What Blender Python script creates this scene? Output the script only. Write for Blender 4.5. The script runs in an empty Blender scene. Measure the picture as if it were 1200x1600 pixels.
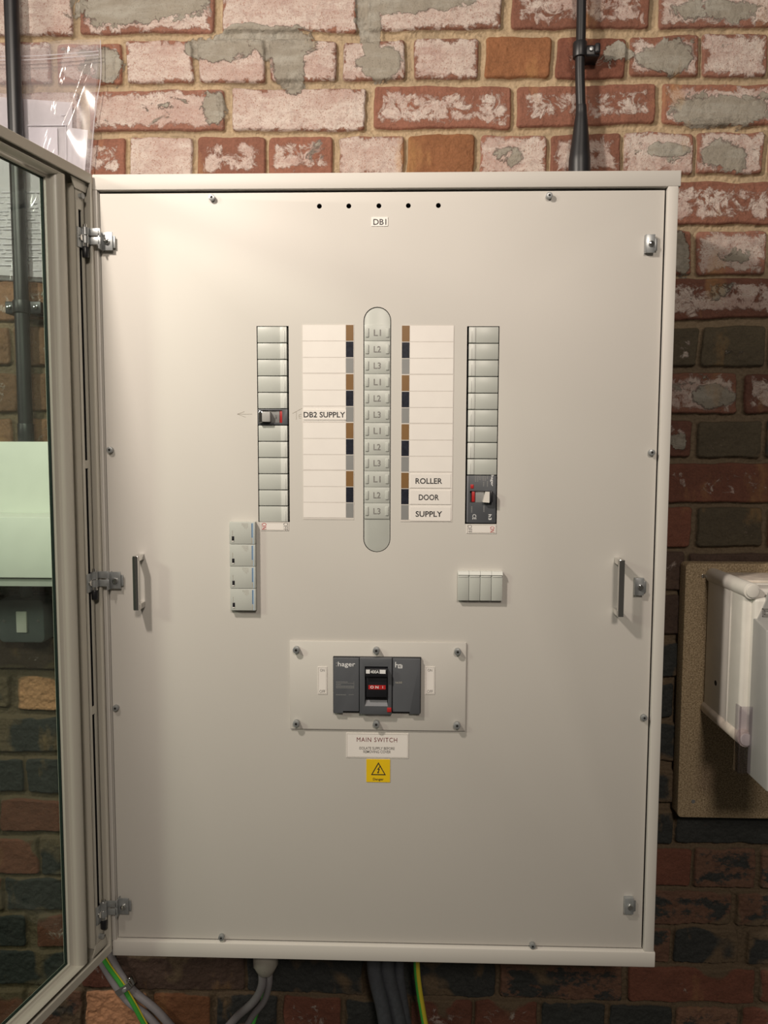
import bpy, bmesh, math, random
import numpy as np
from mathutils import Vector, Matrix, Euler
random.seed(7)
scene = bpy.context.scene
COL = scene.collection
R = math.radians

# ------------------------------------------------------------------ camera
CAM_P = Vector((0.03574, -1.14795, 0.79823)); CAM_E = (1.49144861, -0.00319289, 0.0285944); FPX = 1200.0
cam = bpy.data.cameras.new('camera'); camo = bpy.data.objects.new('camera', cam); COL.objects.link(camo)
camo.location = CAM_P; camo.rotation_euler = CAM_E
cam.sensor_fit = 'VERTICAL'; cam.sensor_height = 36.0; cam.lens = FPX / 1600.0 * 36.0; cam.clip_start = 0.02
scene.camera = camo
CAM_R = Euler(CAM_E).to_matrix()

def at(px, py, Y=0.0):
    d = CAM_R @ Vector(((px - 600) / FPX, -(py - 800) / FPX, -1.0))
    return CAM_P + d * ((Y - CAM_P.y) / d.y)

# ------------------------------------------------------------------ light
scene.view_settings.view_transform = 'Standard'; scene.view_settings.look = 'None'
scene.view_settings.gamma = 1.0; scene.view_settings.exposure = 0.0; scene.view_settings.use_curve_mapping = False
w = bpy.data.worlds.new('room_air'); scene.world = w; w.use_nodes = True
w.node_tree.nodes['Background'].inputs[0].default_value = (1.0, 0.90, 0.76, 1)
w.node_tree.nodes['Background'].inputs[1].default_value = 0.06

def area(name, loc, target, size, power, color, size_y=None):
    l = bpy.data.lights.new(name, 'AREA'); l.energy = power; l.color = color; l.size = size
    if size_y: l.shape = 'RECTANGLE'; l.size_y = size_y
    else: l.shape = 'DISK'
    o = bpy.data.objects.new(name, l); COL.objects.link(o); o.location = loc
    o.rotation_euler = (Vector(target) - Vector(loc)).to_track_quat('-Z', 'Y').to_euler()
    return o
lamp = area('work_lamp', (-0.64, -0.80, 1.62), (0.8, 0.0, 0.30), 0.10, 15.0, (1.0, 0.89, 0.78)); lamp.data.spread = R(175)
area('ceiling_lamp_behind', (0.45, -3.0, 2.3), (0, 0, 0.6), 0.5, 42.0, (1.0, 0.88, 0.76))
area('added_light_left', (-2.4, -1.5, 1.75), (-0.2, 0, 0.4), 0.35, 20.0, (1.0, 0.90, 0.78))  # light added at left so the door stile shades the panel's edge

# ------------------------------------------------------------------ helpers
def tag(o, label=None, cat=None, group=None, kind=None):
    if label: o['label'] = label
    if cat: o['category'] = cat
    if group: o['group'] = group
    if kind: o['kind'] = kind
    return o

def wloc(o):
    v = Vector((0, 0, 0))
    while o is not None: v = v + Vector(o.location); o = o.parent
    return v

class MB:
    def __init__(s): s.bm = bmesh.new()
    def box(s, x0, x1, y0, y1, z0, z1, bev=0.0, seg=2, rot=None):
        b = bmesh.new(); bmesh.ops.create_cube(b, size=1.0)
        sx, sy, sz = abs(x1 - x0), abs(y1 - y0), abs(z1 - z0)
        for v in b.verts: v.co = Vector((v.co.x * sx, v.co.y * sy, v.co.z * sz))
        if bev > 0: bmesh.ops.bevel(b, geom=b.edges[:], offset=min(bev, .45 * min(sx, sy, sz)), segments=seg, profile=.5, affect='EDGES')
        M = Matrix.Translation(((x0 + x1) / 2, (y0 + y1) / 2, (z0 + z1) / 2))
        if rot: M = M @ rot
        b.transform(M); s.merge(b); return s
    def merge(s, b):
        me = bpy.data.meshes.new('t'); b.to_mesh(me); b.free(); s.bm.from_mesh(me); bpy.data.meshes.remove(me)
    def cyl(s, p0, p1, r0, r1=None, n=24, bev=0.0, cap=True):
        r1 = r0 if r1 is None else r1
        p0, p1 = Vector(p0), Vector(p1); d = p1 - p0
        b = bmesh.new(); bmesh.ops.create_cone(b, cap_ends=cap, cap_tris=False, segments=n, radius1=r0, radius2=r1, depth=d.length)
        if bev > 0:
            ed = [e for e in b.edges if abs(e.verts[0].co.z - e.verts[1].co.z) < 1e-7]
            bmesh.ops.bevel(b, geom=ed, offset=bev, segments=2, profile=.5, affect='EDGES')
        b.transform(Matrix.Translation((p0 + p1) / 2) @ d.to_track_quat('Z', 'Y').to_matrix().to_4x4()); s.merge(b); return s
    def prism(s, pts, y0, y1, bev=0.0):
        """pts: outline in x,z; extruded between y0 (front) and y1"""
        b = bmesh.new(); f = b.faces.new([b.verts.new((x, y0, z)) for x, z in pts])
        r = bmesh.ops.extrude_face_region(b, geom=[f])
        for v in [g for g in r['geom'] if isinstance(g, bmesh.types.BMVert)]: v.co.y = y1
        bmesh.ops.recalc_face_normals(b, faces=b.faces[:])
        if bev > 0:
            ed = [e for e in b.edges if abs(e.verts[0].co.y - y0) < 1e-7 and abs(e.verts[1].co.y - y0) < 1e-7]
            bmesh.ops.bevel(b, geom=ed, offset=bev, segments=2, profile=.5, affect='EDGES')
        s.merge(b); return s
    def hull(s, pts8):
        """box from 8 corners: front 4 (ccw) then back 4"""
        vs = [s.bm.verts.new(p) for p in pts8]
        for q in ((0, 1, 2, 3), (7, 6, 5, 4), (0, 4, 5, 1), (1, 5, 6, 2), (2, 6, 7, 3), (3, 7, 4, 0)): s.bm.faces.new([vs[i] for i in q])
        bmesh.ops.recalc_face_normals(s.bm, faces=s.bm.faces[:]); return s
    def tube(s, pts, rad, n=14, sub=8):
        P = [Vector(p) for p in pts]; rr = rad if isinstance(rad, (list, tuple)) else [rad] * len(P)
        Q, RR = [], []
        for i in range(len(P) - 1):
            a = P[max(i - 1, 0)]; b = P[i]; c = P[i + 1]; d = P[min(i + 2, len(P) - 1)]
            for k in range(sub):
                t = k / sub
                Q.append(.5 * ((2 * b) + (c - a) * t + (2 * a - 5 * b + 4 * c - d) * t * t + (3 * b - a - 3 * c + d) * t ** 3)); RR.append(rr[i] * (1 - t) + rr[i + 1] * t)
        Q.append(P[-1]); RR.append(rr[-1])
        up = Vector((0, -1, 0.01)); rings = []
        for i, q in enumerate(Q):
            tdir = (Q[min(i + 1, len(Q) - 1)] - Q[max(i - 1, 0)]).normalized()
            a = tdir.cross(up).normalized(); b2 = a.cross(tdir).normalized()
            rings.append([s.bm.verts.new(q + (a * math.cos(2 * math.pi * k / n) + b2 * math.sin(2 * math.pi * k / n)) * RR[i]) for k in range(n)])
        for i in range(len(rings) - 1):
            for k in range(n): s.bm.faces.new([rings[i][k], rings[i][(k + 1) % n], rings[i + 1][(k + 1) % n], rings[i + 1][k]])
        s.bm.faces.new(rings[0][::-1]); s.bm.faces.new(rings[-1])
        bmesh.ops.recalc_face_normals(s.bm, faces=s.bm.faces[:]); return s
    def cut(s, other):
        """boolean difference with another MB"""
        a = bpy.data.meshes.new('a'); s.bm.to_mesh(a); b = bpy.data.meshes.new('b'); other.bm.to_mesh(b)
        oa = bpy.data.objects.new('a', a); ob = bpy.data.objects.new('b', b); COL.objects.link(oa); COL.objects.link(ob)
        m = oa.modifiers.new('x', 'BOOLEAN'); m.operation = 'DIFFERENCE'; m.solver = 'EXACT'; m.object = ob
        dg = bpy.context.evaluated_depsgraph_get(); dg.update()
        me = bpy.data.meshes.new_from_object(oa.evaluated_get(dg))
        s.bm.free(); s.bm = bmesh.new(); s.bm.from_mesh(me)
        for o in (oa, ob): bpy.data.objects.remove(o)
        return s
    def build(s, name, mat, parent=None, origin=None, local=False, smooth=True):
        me = bpy.data.meshes.new(name)
        if parent is not None: off = Vector((0, 0, 0)) if local else wloc(parent)
        elif origin is not None: off = Vector(origin)
        else:
            lo = Vector([min(v.co[i] for v in s.bm.verts) for i in range(3)]); hi = Vector([max(v.co[i] for v in s.bm.verts) for i in range(3)]); off = (lo + hi) / 2
        if not local:
            for v in s.bm.verts: v.co -= off
        if smooth:
            for f in s.bm.faces: f.smooth = True
            for e in s.bm.edges:
                if len(e.link_faces) == 2 and e.calc_face_angle(0) > R(32): e.smooth = False
        s.bm.to_mesh(me); s.bm.free(); me.materials.append(mat)
        o = bpy.data.objects.new(name, me); COL.objects.link(o)
        if parent is not None: o.parent = parent
        else: o.location = off
        return o

def empty(name, loc):
    o = bpy.data.objects.new(name, None); o.empty_display_size = .02; COL.objects.link(o); o.location = Vector(loc); return o

def copy_thing(o, delta):
    c = o.copy(); COL.objects.link(c); c.location = Vector(o.location) + Vector(delta)
    for ch in list(o.children):
        d = ch.copy(); COL.objects.link(d); d.parent = c
        for g in list(ch.children):
            e = g.copy(); COL.objects.link(e); e.parent = d
    return c

def text_bm(body, w=None, h=None, center=(0, 0, 0), rot=0.0, bold=0.0, depth=.00012, space=1.0):
    """lettering in the XZ plane, facing -Y, fitted to w x h, rot = clockwise turn in degrees"""
    cu = bpy.data.curves.new('t', 'FONT'); cu.body = body; cu.size = 1; cu.resolution_u = 3; cu.offset = bold; cu.space_character = space
    cu.align_x = 'CENTER'; cu.extrude = 0.01; cu.space_line = .9
    o = bpy.data.objects.new('t', cu); COL.objects.link(o)
    dg = bpy.context.evaluated_depsgraph_get(); dg.update()
    me = bpy.data.meshes.new_from_object(o.evaluated_get(dg)); bpy.data.objects.remove(o)
    b = bmesh.new(); b.from_mesh(me); bpy.data.meshes.remove(me)
    xs = [v.co.x for v in b.verts]; ys = [v.co.y for v in b.verts]
    cx, cy = (min(xs) + max(xs)) / 2, (min(ys) + max(ys)) / 2; W, H = max(xs) - min(xs), max(ys) - min(ys)
    sx = w / W if w else None; sy = h / H if h else None
    sx = sx or sy; sy = sy or sx
    c, s_ = math.cos(R(-rot)), math.sin(R(-rot)); C = Vector(center)
    for v in b.verts:
        x, y = (v.co.x - cx) * sx, (v.co.y - cy) * sy
        v.co = C + Vector((x * c - y * s_, (-v.co.z) / .01 * depth, x * s_ + y * c))
    return b

def letters(name, body, mat, parent, center, w=None, h=None, rot=0.0, bold=0.0, space=1.0):
    m = MB(); m.merge(text_bm(body, w, h, center, rot, bold, space=space)); return m.build(name, mat, parent, smooth=False)

# ------------------------------------------------------------------ materials
def nodes(name):
    m = bpy.data.materials.new(name); m.use_nodes = True; nt = m.node_tree
    return m, nt, nt.nodes['Principled BSDF']

def mat(name, col, rough=.5, metal=0.0, var=.04, scale=40., bump=0.0, bscale=300., coat=0.0, spec=.5, trans=0.0):
    m, nt, p = nodes(name); N = nt.nodes; L = nt.links
    tc = N.new('ShaderNodeTexCoord'); n = N.new('ShaderNodeTexNoise'); n.inputs['Scale'].default_value = scale; n.inputs['Detail'].default_value = 4
    L.new(tc.outputs['Object'], n.inputs['Vector'])
    mr = N.new('ShaderNodeMapRange'); mr.inputs[1].default_value = .3; mr.inputs[2].default_value = .7; mr.inputs[3].default_value = 1 - var; mr.inputs[4].default_value = 1 + var
    L.new(n.outputs[0], mr.inputs[0])
    mx = N.new('ShaderNodeVectorMath'); mx.operation = 'SCALE'; mx.inputs[0].default_value = col; L.new(mr.outputs[0], mx.inputs['Scale'])
    L.new(mx.outputs[0], p.inputs['Base Color'])
    p.inputs['Roughness'].default_value = rough; p.inputs['Metallic'].default_value = metal; p.inputs['Coat Weight'].default_value = coat; p.inputs['Specular IOR Level'].default_value = spec
    p.inputs['Transmission Weight'].default_value = trans
    if bump > 0:
        n2 = N.new('ShaderNodeTexNoise'); n2.inputs['Scale'].default_value = bscale; n2.inputs['Detail'].default_value = 3; L.new(tc.outputs['Object'], n2.inputs['Vector'])
        b = N.new('ShaderNodeBump'); b.inputs['Strength'].default_value = bump; b.inputs['Distance'].default_value = .001
        L.new(n2.outputs[0], b.inputs['Height']); L.new(b.outputs[0], p.inputs['Normal'])
    return m

def see_through(name, tint, rough, amount, ior=1.5, gloss=(1, 1, 1), haze=0.0):
    """clear sheet: what passes straight through is tinted, the rest is mirrored by Fresnel"""
    m, nt, p = nodes(name); N = nt.nodes; L = nt.links
    t = N.new('ShaderNodeBsdfTransparent'); t.inputs[0].default_value = (*tint, 1)
    g = N.new('ShaderNodeBsdfGlossy'); g.inputs['Roughness'].default_value = rough; g.inputs[0].default_value = (*gloss, 1)
    lw = N.new('ShaderNodeLayerWeight'); lw.inputs[0].default_value = .5     # facing term, then Schlick's Fresnel
    pw = N.new('ShaderNodeMath'); pw.operation = 'POWER'; pw.inputs[1].default_value = 5.0; L.new(lw.outputs['Facing'], pw.inputs[0])
    r0 = ((ior - 1) / (ior + 1)) ** 2
    f = N.new('ShaderNodeMath'); f.operation = 'MULTIPLY_ADD'; f.inputs[1].default_value = 1 - r0; f.inputs[2].default_value = r0; L.new(pw.outputs[0], f.inputs[0])
    a = N.new('ShaderNodeMath'); a.operation = 'MULTIPLY'; a.use_clamp = True; a.inputs[1].default_value = amount; L.new(f.outputs[0], a.inputs[0])
    mx = N.new('ShaderNodeMixShader'); L.new(a.outputs[0], mx.inputs[0]); L.new(t.outputs[0], mx.inputs[1]); L.new(g.outputs[0], mx.inputs[2])
    out = mx.outputs[0]
    if haze > 0:                                  # slight milkiness of the film itself
        df = N.new('ShaderNodeBsdfDiffuse'); df.inputs[0].default_value = (.85, .83, .86, 1); m2 = N.new('ShaderNodeMixShader'); m2.inputs[0].default_value = haze
        L.new(out, m2.inputs[1]); L.new(df.outputs[0], m2.inputs[2]); out = m2.outputs[0]
    L.new(out, N['Material Output'].inputs['Surface']); N.remove(p); return m

M = {}
M['cream'] = mat('powder_coat_cream', (.58, .555, .515), .50, var=.012, scale=6, bump=.06, bscale=900, spec=.32)
M['cream_dark'] = mat('powder_coat_door', (.52, .495, .43), .36, var=.015, scale=6, bump=.05, bscale=900)
M['chrome'] = mat('chrome', (.75, .74, .72), .07, 1.0, var=.03)
M['zinc'] = mat('zinc_plated_steel', (.36, .375, .38), .36, .55, var=.15, scale=90)
M['black_hole'] = mat('dark_interior', (.008, .007, .006), .8)
M['grey_plastic'] = mat('pale_grey_plastic', (.47, .485, .45), .38, var=.02)
M['grey_plastic_light'] = mat('light_grey_plastic', (.60, .61, .575), .38, var=.02)
M['mccb'] = mat('slate_grey_plastic', (.085, .09, .10), .42, var=.04)
M['mccb_rim'] = mat('slate_grey_rim', (.15, .155, .17), .4, var=.04)
M['mccb_dark'] = mat('black_plastic', (.012, .012, .015), .35)
M['black_soft'] = mat('black_rubber', (.013, .013, .015), .42, var=.2)
M['white_label'] = mat('white_label', (.78, .74, .70), .45, var=.012)
M['cell_white'] = mat('card_white', (.77, .73, .69), .5, var=.015)
M['card_line'] = mat('card_grey_line', (.60, .56, .52), .5)
M['brown'] = mat('brown_marker', (.20, .105, .035), .4, var=.05)
M['ink'] = mat('black_ink', (.02, .02, .022), .5)
M['black_marker'] = mat('black_marker', (.018, .02, .03), .25, var=.3, scale=200)
M['grey_marker'] = mat('grey_marker', (.24, .24, .235), .4)
M['ink_grey'] = mat('grey_ink', (.20, .19, .18), .6)
M['ink_soft'] = mat('soft_grey_ink', (.38, .35, .30), .7)
M['red'] = mat('red_ink', (.45, .03, .03), .5)
M['dark_red'] = mat('maroon_ink', (.17, .035, .04), .5)
M['red_plastic'] = mat('red_plastic', (.42, .02, .02), .4)
M['white_ink'] = mat('white_ink', (.75, .75, .75), .5)
M['blue'] = mat('blue_print', (.10, .19, .33), .5)
M['pale_blue'] = mat('pale_blue_print', (.42, .52, .62), .5)
M['yellow'] = mat('yellow_label', (.78, .52, .01), .4, var=.02)
M['white_plastic'] = mat('white_plastic', (.70, .67, .62), .35, var=.03)
M['off_white_dusty'] = mat('dusty_white_plastic', (.62, .55, .48), .55, var=.15, scale=70)
M['cover_grey'] = mat('grey_cover_plastic', (.36, .355, .345), .4, var=.03)
M['navy'] = mat('navy_panel', (.03, .03, .055), .3)
M['steel_box'] = mat('galvanised_grey', (.12, .13, .135), .45, .2, var=.08)
M['trunk'] = mat('white_trunking', (.66, .68, .62), .4, var=.02)
M['trunk_edge'] = mat('trunking_lip', (.33, .34, .31), .5)
M['cable_grey'] = mat('grey_sheath', (.22, .21, .22), .45, var=.06)
M['cable_dark'] = mat('slate_sheath', (.055, .06, .07), .5, var=.15, scale=150)
M['green'] = mat('green_sheath', (.05, .32, .045), .4)
M['yellow_sheath'] = mat('yellow_sheath', (.50, .42, .03), .4)
M['paper'] = mat('white_paper', (.86, .84, .88), .6, var=.02)
M['paper_grey'] = mat('paper_print', (.55, .53, .58), .6, var=.05)
M['gland'] = mat('gland_plastic', (.27, .255, .22), .45)
M['glass'] = see_through('green_glass', (.86, .94, .89), .01, .35)
M['glass_edge'] = mat('glass_edge', (.010, .022, .018), .6, spec=.2)
M['bag'] = see_through('clear_polythene', (.965, .955, .965), .10, .9, 1.5, haze=.09)
M['bag_seal'] = see_through('polythene_seal', (.9, .88, .9), .12, 1.5, 1.5, haze=.38)
M['clear'] = see_through('clear_cover', (.86, .84, .87), .05, 1.0)

def chipboard():
    m, nt, p = nodes('chipboard'); N = nt.nodes; L = nt.links
    tc = N.new('ShaderNodeTexCoord'); v = N.new('ShaderNodeTexNoise'); v.inputs['Scale'].default_value = 420; v.inputs['Detail'].default_value = 5
    L.new(tc.outputs['Object'], v.inputs['Vector'])
    cr = N.new('ShaderNodeValToRGB'); e = cr.color_ramp.elements
    e[0].position = .33; e[0].color = (.15, .105, .055, 1); e[1].position = .68; e[1].color = (.42, .33, .21, 1)
    e2 = cr.color_ramp.elements.new(.5); e2.color = (.28, .21, .125, 1)
    L.new(v.outputs[0], cr.inputs[0]); L.new(cr.outputs[0], p.inputs['Base Color']); p.inputs['Roughness'].default_value = .8
    b = N.new('ShaderNodeBump'); b.inputs['Strength'].default_value = .3; b.inputs['Distance'].default_value = .0008; L.new(v.outputs[0], b.inputs['Height']); L.new(b.outputs[0], p.inputs['Normal'])
    return m
M['chip'] = chipboard()

# ------------------------------------------------------------------ brick wall
WY = 0.20
KIND = {  # tint, paint, grey render, dark face, roughness mm
    'P': ((.26, .12, .08), 1.12, .10, 0, .8), 'Q': ((.235, .10, .065), .70, .10, 0, .9), 'R': ((.21, .078, .048), .36, 0, 0, .8),
    'O': ((.26, .11, .048), .02, 0, 0, 1.0), 'G': ((.28, .13, .09), 1.0, .55, 0, .8), 'H': ((.26, .115, .075), .9, .9, 0, .8),
    'D': ((.16, .10, .065), 0, 0, 1.0, 1.6), 'K': ((.21, .11, .07), .10, 0, .62, 1.8), 'B': ((.10, .062, .045), .30, 0, .25, 1.2),
    'M': ((.18, .075, .05), .72, .40, .12, 1.4), 'L': ((.11, .088, .055), .38, .1, .15, 1.2), 'N': ((.24, .13, .075), .40, .40, .0, 1.6), 'T': ((.62, .32, .17), .08, 0, .05, 2.2)}
# y of the brick tops and bottoms in each course, read at column xr
CO = [  # xr, ytop, ybot, [(x0,x1,kind)...]
    (600, -152, -90, []), (600, -82, -17, []) ,
    (600, -10, 52, [(-100, 117, 'P'), (127, 336, 'G'), (349, 558, 'P'), (575, 783, 'P'), (796, 1014, 'Q'), (1025, 1240, 'G')]),
    (600, 63, 129, [(-22, 83, 'P'), (92, 193, 'H'), (199, 303, 'P'), (311, 416, 'P'), (421, 527, 'P'), (534, 635, 'P'), (647, 747, 'P'), (757, 859, 'O'), (865, 974, 'R'), (981, 1089, 'H'), (1093, 1195, 'G'), (1201, 1306, 'G')]),
    (600, 139, 204, [(-85, 128, 'P'), (138, 352, 'G'), (361, 572, 'P'), (583, 798, 'Q'), (808, 1024, 'Q'), (1033, 1245, 'H')]),
    (600, 213, 277, [(-10, 95, 'P'), (101, 198, 'Q'), (203, 304, 'P'), (311, 416, 'Q'), (419, 520, 'Q'), (528, 631, 'P'), (637, 743, 'O'), (751, 856, 'G'), (862, 969, 'Q'), (974, 1082, 'G'), (1087, 1194, 'G'), (1200, 1306, 'Q')]),
    (1130, 284, 353, [(995, 1212, 'Q')]),
    (1130, 361, 431, [(975, 1080, 'H'), (1088, 1194, 'G'), (1201, 1306, 'Q')]),
    (1130, 436, 500, [(-100, 32, 'N'), (38, 250, 'N'), (1000, 1216, 'M')]),
    (1130, 510, 572, [(-100, 17, 'N'), (24, 140, 'N'), (985, 1090, 'L'), (1095, 1193, 'L'), (1199, 1305, 'D')]),
    (1130, 583, 646, [(-100, 28, 'N'), (36, 240, 'N'), (940, 1153, 'H'), (1159, 1370, 'M')]),
    (1130, 656, 715, [(-100, 22, 'N'), (30, 140, 'N'), (976, 1081, 'M'), (1086, 1189, 'L'), (1195, 1300, 'D')]),
    (1130, 723, 786, [(990, 1210, 'R')]),
    (1130, 793, 855, [(976, 1080, 'R'), (1087, 1189, 'L'), (1195, 1300, 'R')]),
    (1130, 862, 924, [(860, 1068, 'B'), (1076, 1290, 'B')]),
    (1130, 929, 991, [(965, 1066, 'B'), (1075, 1180, 'B')]),
    (1130, 1003, 1058, [(-100, 130, 'B'), (860, 1066, 'D'), (1076, 1290, 'D')]),
    (1130, 1068, 1122, [(-90, 18, 'D'), (28, 130, 'T'), (950, 1052, 'D'), (1062, 1165, 'D')]),
    (1130, 1133, 1191, [(-100, 112, 'D'), (860, 1064, 'D'), (1072, 1280, 'D')]),
    (1130, 1200, 1254, [(-65, 39, 'D'), (43, 145, 'D'), (950, 1052, 'D'), (1060, 1165, 'D')]),
    (1130, 1264, 1318, [(-100, 1, 'B'), (5, 210, 'R'), (850, 1048, 'D'), (1050, 1240, 'D')]),
    (1130, 1326, 1384, [(-100, 62, 'R'), (67, 165, 'D'), (980, 1079, 'R'), (1084, 1180, 'K'), (1186, 1290, 'K')]),
    (1130, 1391, 1443, [(-100, 6, 'R'), (10, 215, 'D'), (940, 1140, 'K'), (1148, 1350, 'K')]),
    (1130, 1449, 1501, [(-100, 42, 'D'), (60, 165, 'R'), (950, 1048, 'K'), (1054, 1151, 'D'), (1165, 1265, 'D')]),
    (1130, 1509, 1563, [(-100, 120, 'D'), (130, 178, 'R'), (184, 382, 'B'), (386, 568, 'D'), (577, 773, 'D'), (779, 973, 'K'), (980, 1178, 'R'), (1185, 1390, 'R')]),
    (1130, 1570, 1626, [(-60, 40, 'R'), (44, 133, 'K'), (137, 233, 'T'), (241, 332, 'O'), (340, 433, 'D'), (442, 533, 'R'), (541, 636, 'D'), (642, 735, 'R'), (741, 838, 'R'), (845, 943, 'D'), (951, 1047, 'D'), (1054, 1149, 'K'), (1157, 1255, 'R')]),
    (1130, 1632, 1688, []), (1130, 1695, 1750, []), (1130, 1757, 1812, [])]

def lattice(h, w_, seed):
    return np.random.RandomState(seed).rand(h, w_).astype(np.float32)
def vnoise(X, Z, scale, seed, octs=3, gain=.5):
    out = np.zeros_like(X); amp = 1.0; tot = 0
    for o in range(octs):
        s = scale * 2 ** o; G = lattice(257, 257, seed + o)
        u = X * s + 1000.3; v = Z * s + 1000.7
        iu = np.floor(u).astype(np.int64); iv = np.floor(v).astype(np.int64); fu = (u - iu); fv = (v - iv)
        fu = fu * fu * (3 - 2 * fu); fv = fv * fv * (3 - 2 * fv)
        a = G[iu % 257, iv % 257]; b = G[(iu + 1) % 257, iv % 257]; c = G[iu % 257, (iv + 1) % 257]; d = G[(iu + 1) % 257, (iv + 1) % 257]
        out += amp * ((a * (1 - fu) + b * fu) * (1 - fv) + (c * (1 - fu) + d * fu) * fv); tot += amp; amp *= gain
    return out / tot - .5

def make_wall():
    def axis(lo, hi, fa, fb, fine, coarse):
        return np.concatenate([np.arange(lo, fa, coarse), np.arange(fa, fb, fine), np.arange(fb, hi + coarse, coarse)]).astype(np.float32)
    xs = axis(-1.5, 1.5, -.76, .76, .0017, .008); zs = axis(-.75, 2.1, -.33, 1.60, .0017, .008)
    X, Z = np.meshgrid(xs, zs)                       # shape nz,nx
    nw = vnoise(X, Z, 28, 11, 3); nw2 = vnoise(X, Z, 28, 21, 3)
    nb = vnoise(X, Z, 9, 91, 2); nb2 = vnoise(X, Z, 9, 95, 2)
    Xw = X + nw * .0060 + nb * .006; Zw = Z + nw2 * .0055 + nb2 * .007
    best = np.full(X.shape, -.02, np.float32)
    tint = np.zeros(X.shape + (3,), np.float32); paint = np.zeros(X.shape, np.float32); grey = np.zeros(X.shape, np.float32); dark = np.zeros(X.shape, np.float32); rgh = np.full(X.shape, 1.0, np.float32)
    rnd = random.Random(5)
    rows = []
    for k, (xr, yt, yb, segs) in enumerate(CO):
        z1 = at(xr, yt, WY).z; z0 = at(xr, yb, WY).z; ym = (yt + yb) / 2
        rows.append((z0, z1, sorted([(at(a, ym, WY).x, at(b, ym, WY).x, kk) for a, b, kk in segs])))
    z1 = rows[0][0]
    while rows[0][1] < 2.1:
        z = rows[0][1] + .009; rows.insert(0, (z, z + .066, []))
    while rows[-1][0] > -.75:
        z = rows[-1][0] - .009; rows.append((z - .066, z, []))
    for r, (z0, z1, S) in enumerate(rows):
        top = z0 > .55
        def rk():
            return rnd.choice('PPPQQGHRO') if z0 > 1.15 else (rnd.choice('QRMLBG') if z0 > .5 else rnd.choice('DDKRBO'))
        wd = .219 if r % 2 else .107
        S = list(S) or [(-.02 + rnd.uniform(-.02, .02), -.02 + wd, rk())]
        i = 0
        while i < len(S) - 1:                         # fill the hidden stretches between the bricks that show
            gap = S[i + 1][0] - S[i][1]
            if gap > .03:
                n = max(1, round((gap - .009) / (wd + .009))); bw = (gap - .009 * (n + 1)) / n
                S[i + 1:i + 1] = [(S[i][1] + .009 + j * (bw + .009), S[i][1] + .009 + j * (bw + .009) + bw, rk()) for j in range(n)]; i += n
            i += 1
        while S[0][0] > -1.5: S.insert(0, (S[0][0] - .009 - wd, S[0][0] - .009, rk()))
        while S[-1][1] < 1.5: S.append((S[-1][1] + .009, S[-1][1] + .009 + wd, rk()))
        a = np.searchsorted(zs, z0 - .012); b = np.searchsorted(zs, z1 + .012)
        for (x0, x1, kk) in S:
            c = np.searchsorted(xs, x0 - .012); d = np.searchsorted(xs, x1 + .012)
            if d <= c or b <= a: continue
            jx0, jx1, jz0, jz1 = (rnd.uniform(-.0018, .0018) for _ in range(4)); tl = rnd.uniform(-.012, .012); x0 += jx0; x1 += jx1
            T, P_, G_, D_, RG = KIND[kk]; v = rnd.uniform(.85, 1.15); hv = rnd.uniform(-.12, .12)
            xx, zz = Xw[a:b, c:d], Zw[a:b, c:d]; rc = .007; zz = zz - tl * (xx - (x0 + x1) / 2)
            qx = np.abs(xx - (x0 + x1) / 2) - (x1 - x0) / 2 + rc; qz = np.abs(zz - (z0 + z1 + jz0 + jz1) / 2) - (z1 - z0 + jz1 - jz0) / 2 + rc
            dist = rc - np.sqrt(np.maximum(qx, 0) ** 2 + np.maximum(qz, 0) ** 2) - np.minimum(np.maximum(qx, qz), 0)
            m = dist > best[a:b, c:d]; sub = (slice(a, b), slice(c, d))
            best[sub] = np.where(m, dist, best[sub]); rgh[sub] = np.where(m, RG, rgh[sub])
            for ch in range(3): tint[..., ch][sub] = np.where(m, T[ch] * v, tint[..., ch][sub])
            paint[sub] = np.where(m, P_ + hv, paint[sub]); grey[sub] = np.where(m, G_ + hv * .8, grey[sub]); dark[sub] = np.where(m, D_ + hv * .4, dark[sub])
    brick = np.clip(best / .0045 + .3, 0, 1); brick = brick * brick * (3 - 2 * brick)
    edge = np.clip(best / .018, 0, 1)
    low = np.clip((.62 - Z) / .2, 0, 1)
    fine = vnoise(X, Z, 130, 31, 3, .6); mid = vnoise(X, Z, 45, 41, 3); grain = vnoise(X, Z, 300, 51, 2, .7)
    # flaps of grey render lying over bricks and joints (ellipses around points of the wall)
    cover = np.zeros_like(X)
    for (px, py, rx, ry, s) in [(225, 12, 118, 36, 1), (175, 20, 30, 22, 1), (578, 30, 22, 62, 1), (590, 95, 40, 36, 1), (650, 4, 95, 22, 1), (345, 82, 62, 24, 1), (440, 75, 55, 22, 1), (450, 110, 26, 36, 1), (385, 62, 60, 14, 1),
                               (175, 105, 26, 32, 1), (330, 175, 26, 34, .8), (255, 175, 70, 14, .55), (1030, 92, 48, 30, 1), (1120, 170, 95, 30, .9), (1130, 245, 42, 30, .9), (1050, 238, 34, 14, .9), (955, 85, 32, 20, .9), (1120, 20, 85, 26, .8),
                               (1063, 400, 22, 40, .9), (1145, 400, 34, 20, .7), (1120, 455, 30, 16, .7), (1115, 612, 38, 24, 1), (1062, 690, 18, 18, .8), (800, 240, 34, 20, .7), (495, 240, 22, 28, .6), (1140, 545, 40, 16, .5)]:
        c = at(px, py, WY); u = (X + nb * .035 + nw * .012 - c.x) / (rx * .00107); v = (Z + nb2 * .035 + nw2 * .012 - c.z) / (ry * .00107)
        cover = np.maximum(cover, s * np.clip(1.5 - np.sqrt(u * u + v * v), 0, 1))
    gm = np.clip((cover - .5 + mid * .5) * 4, 0, 1)
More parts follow.
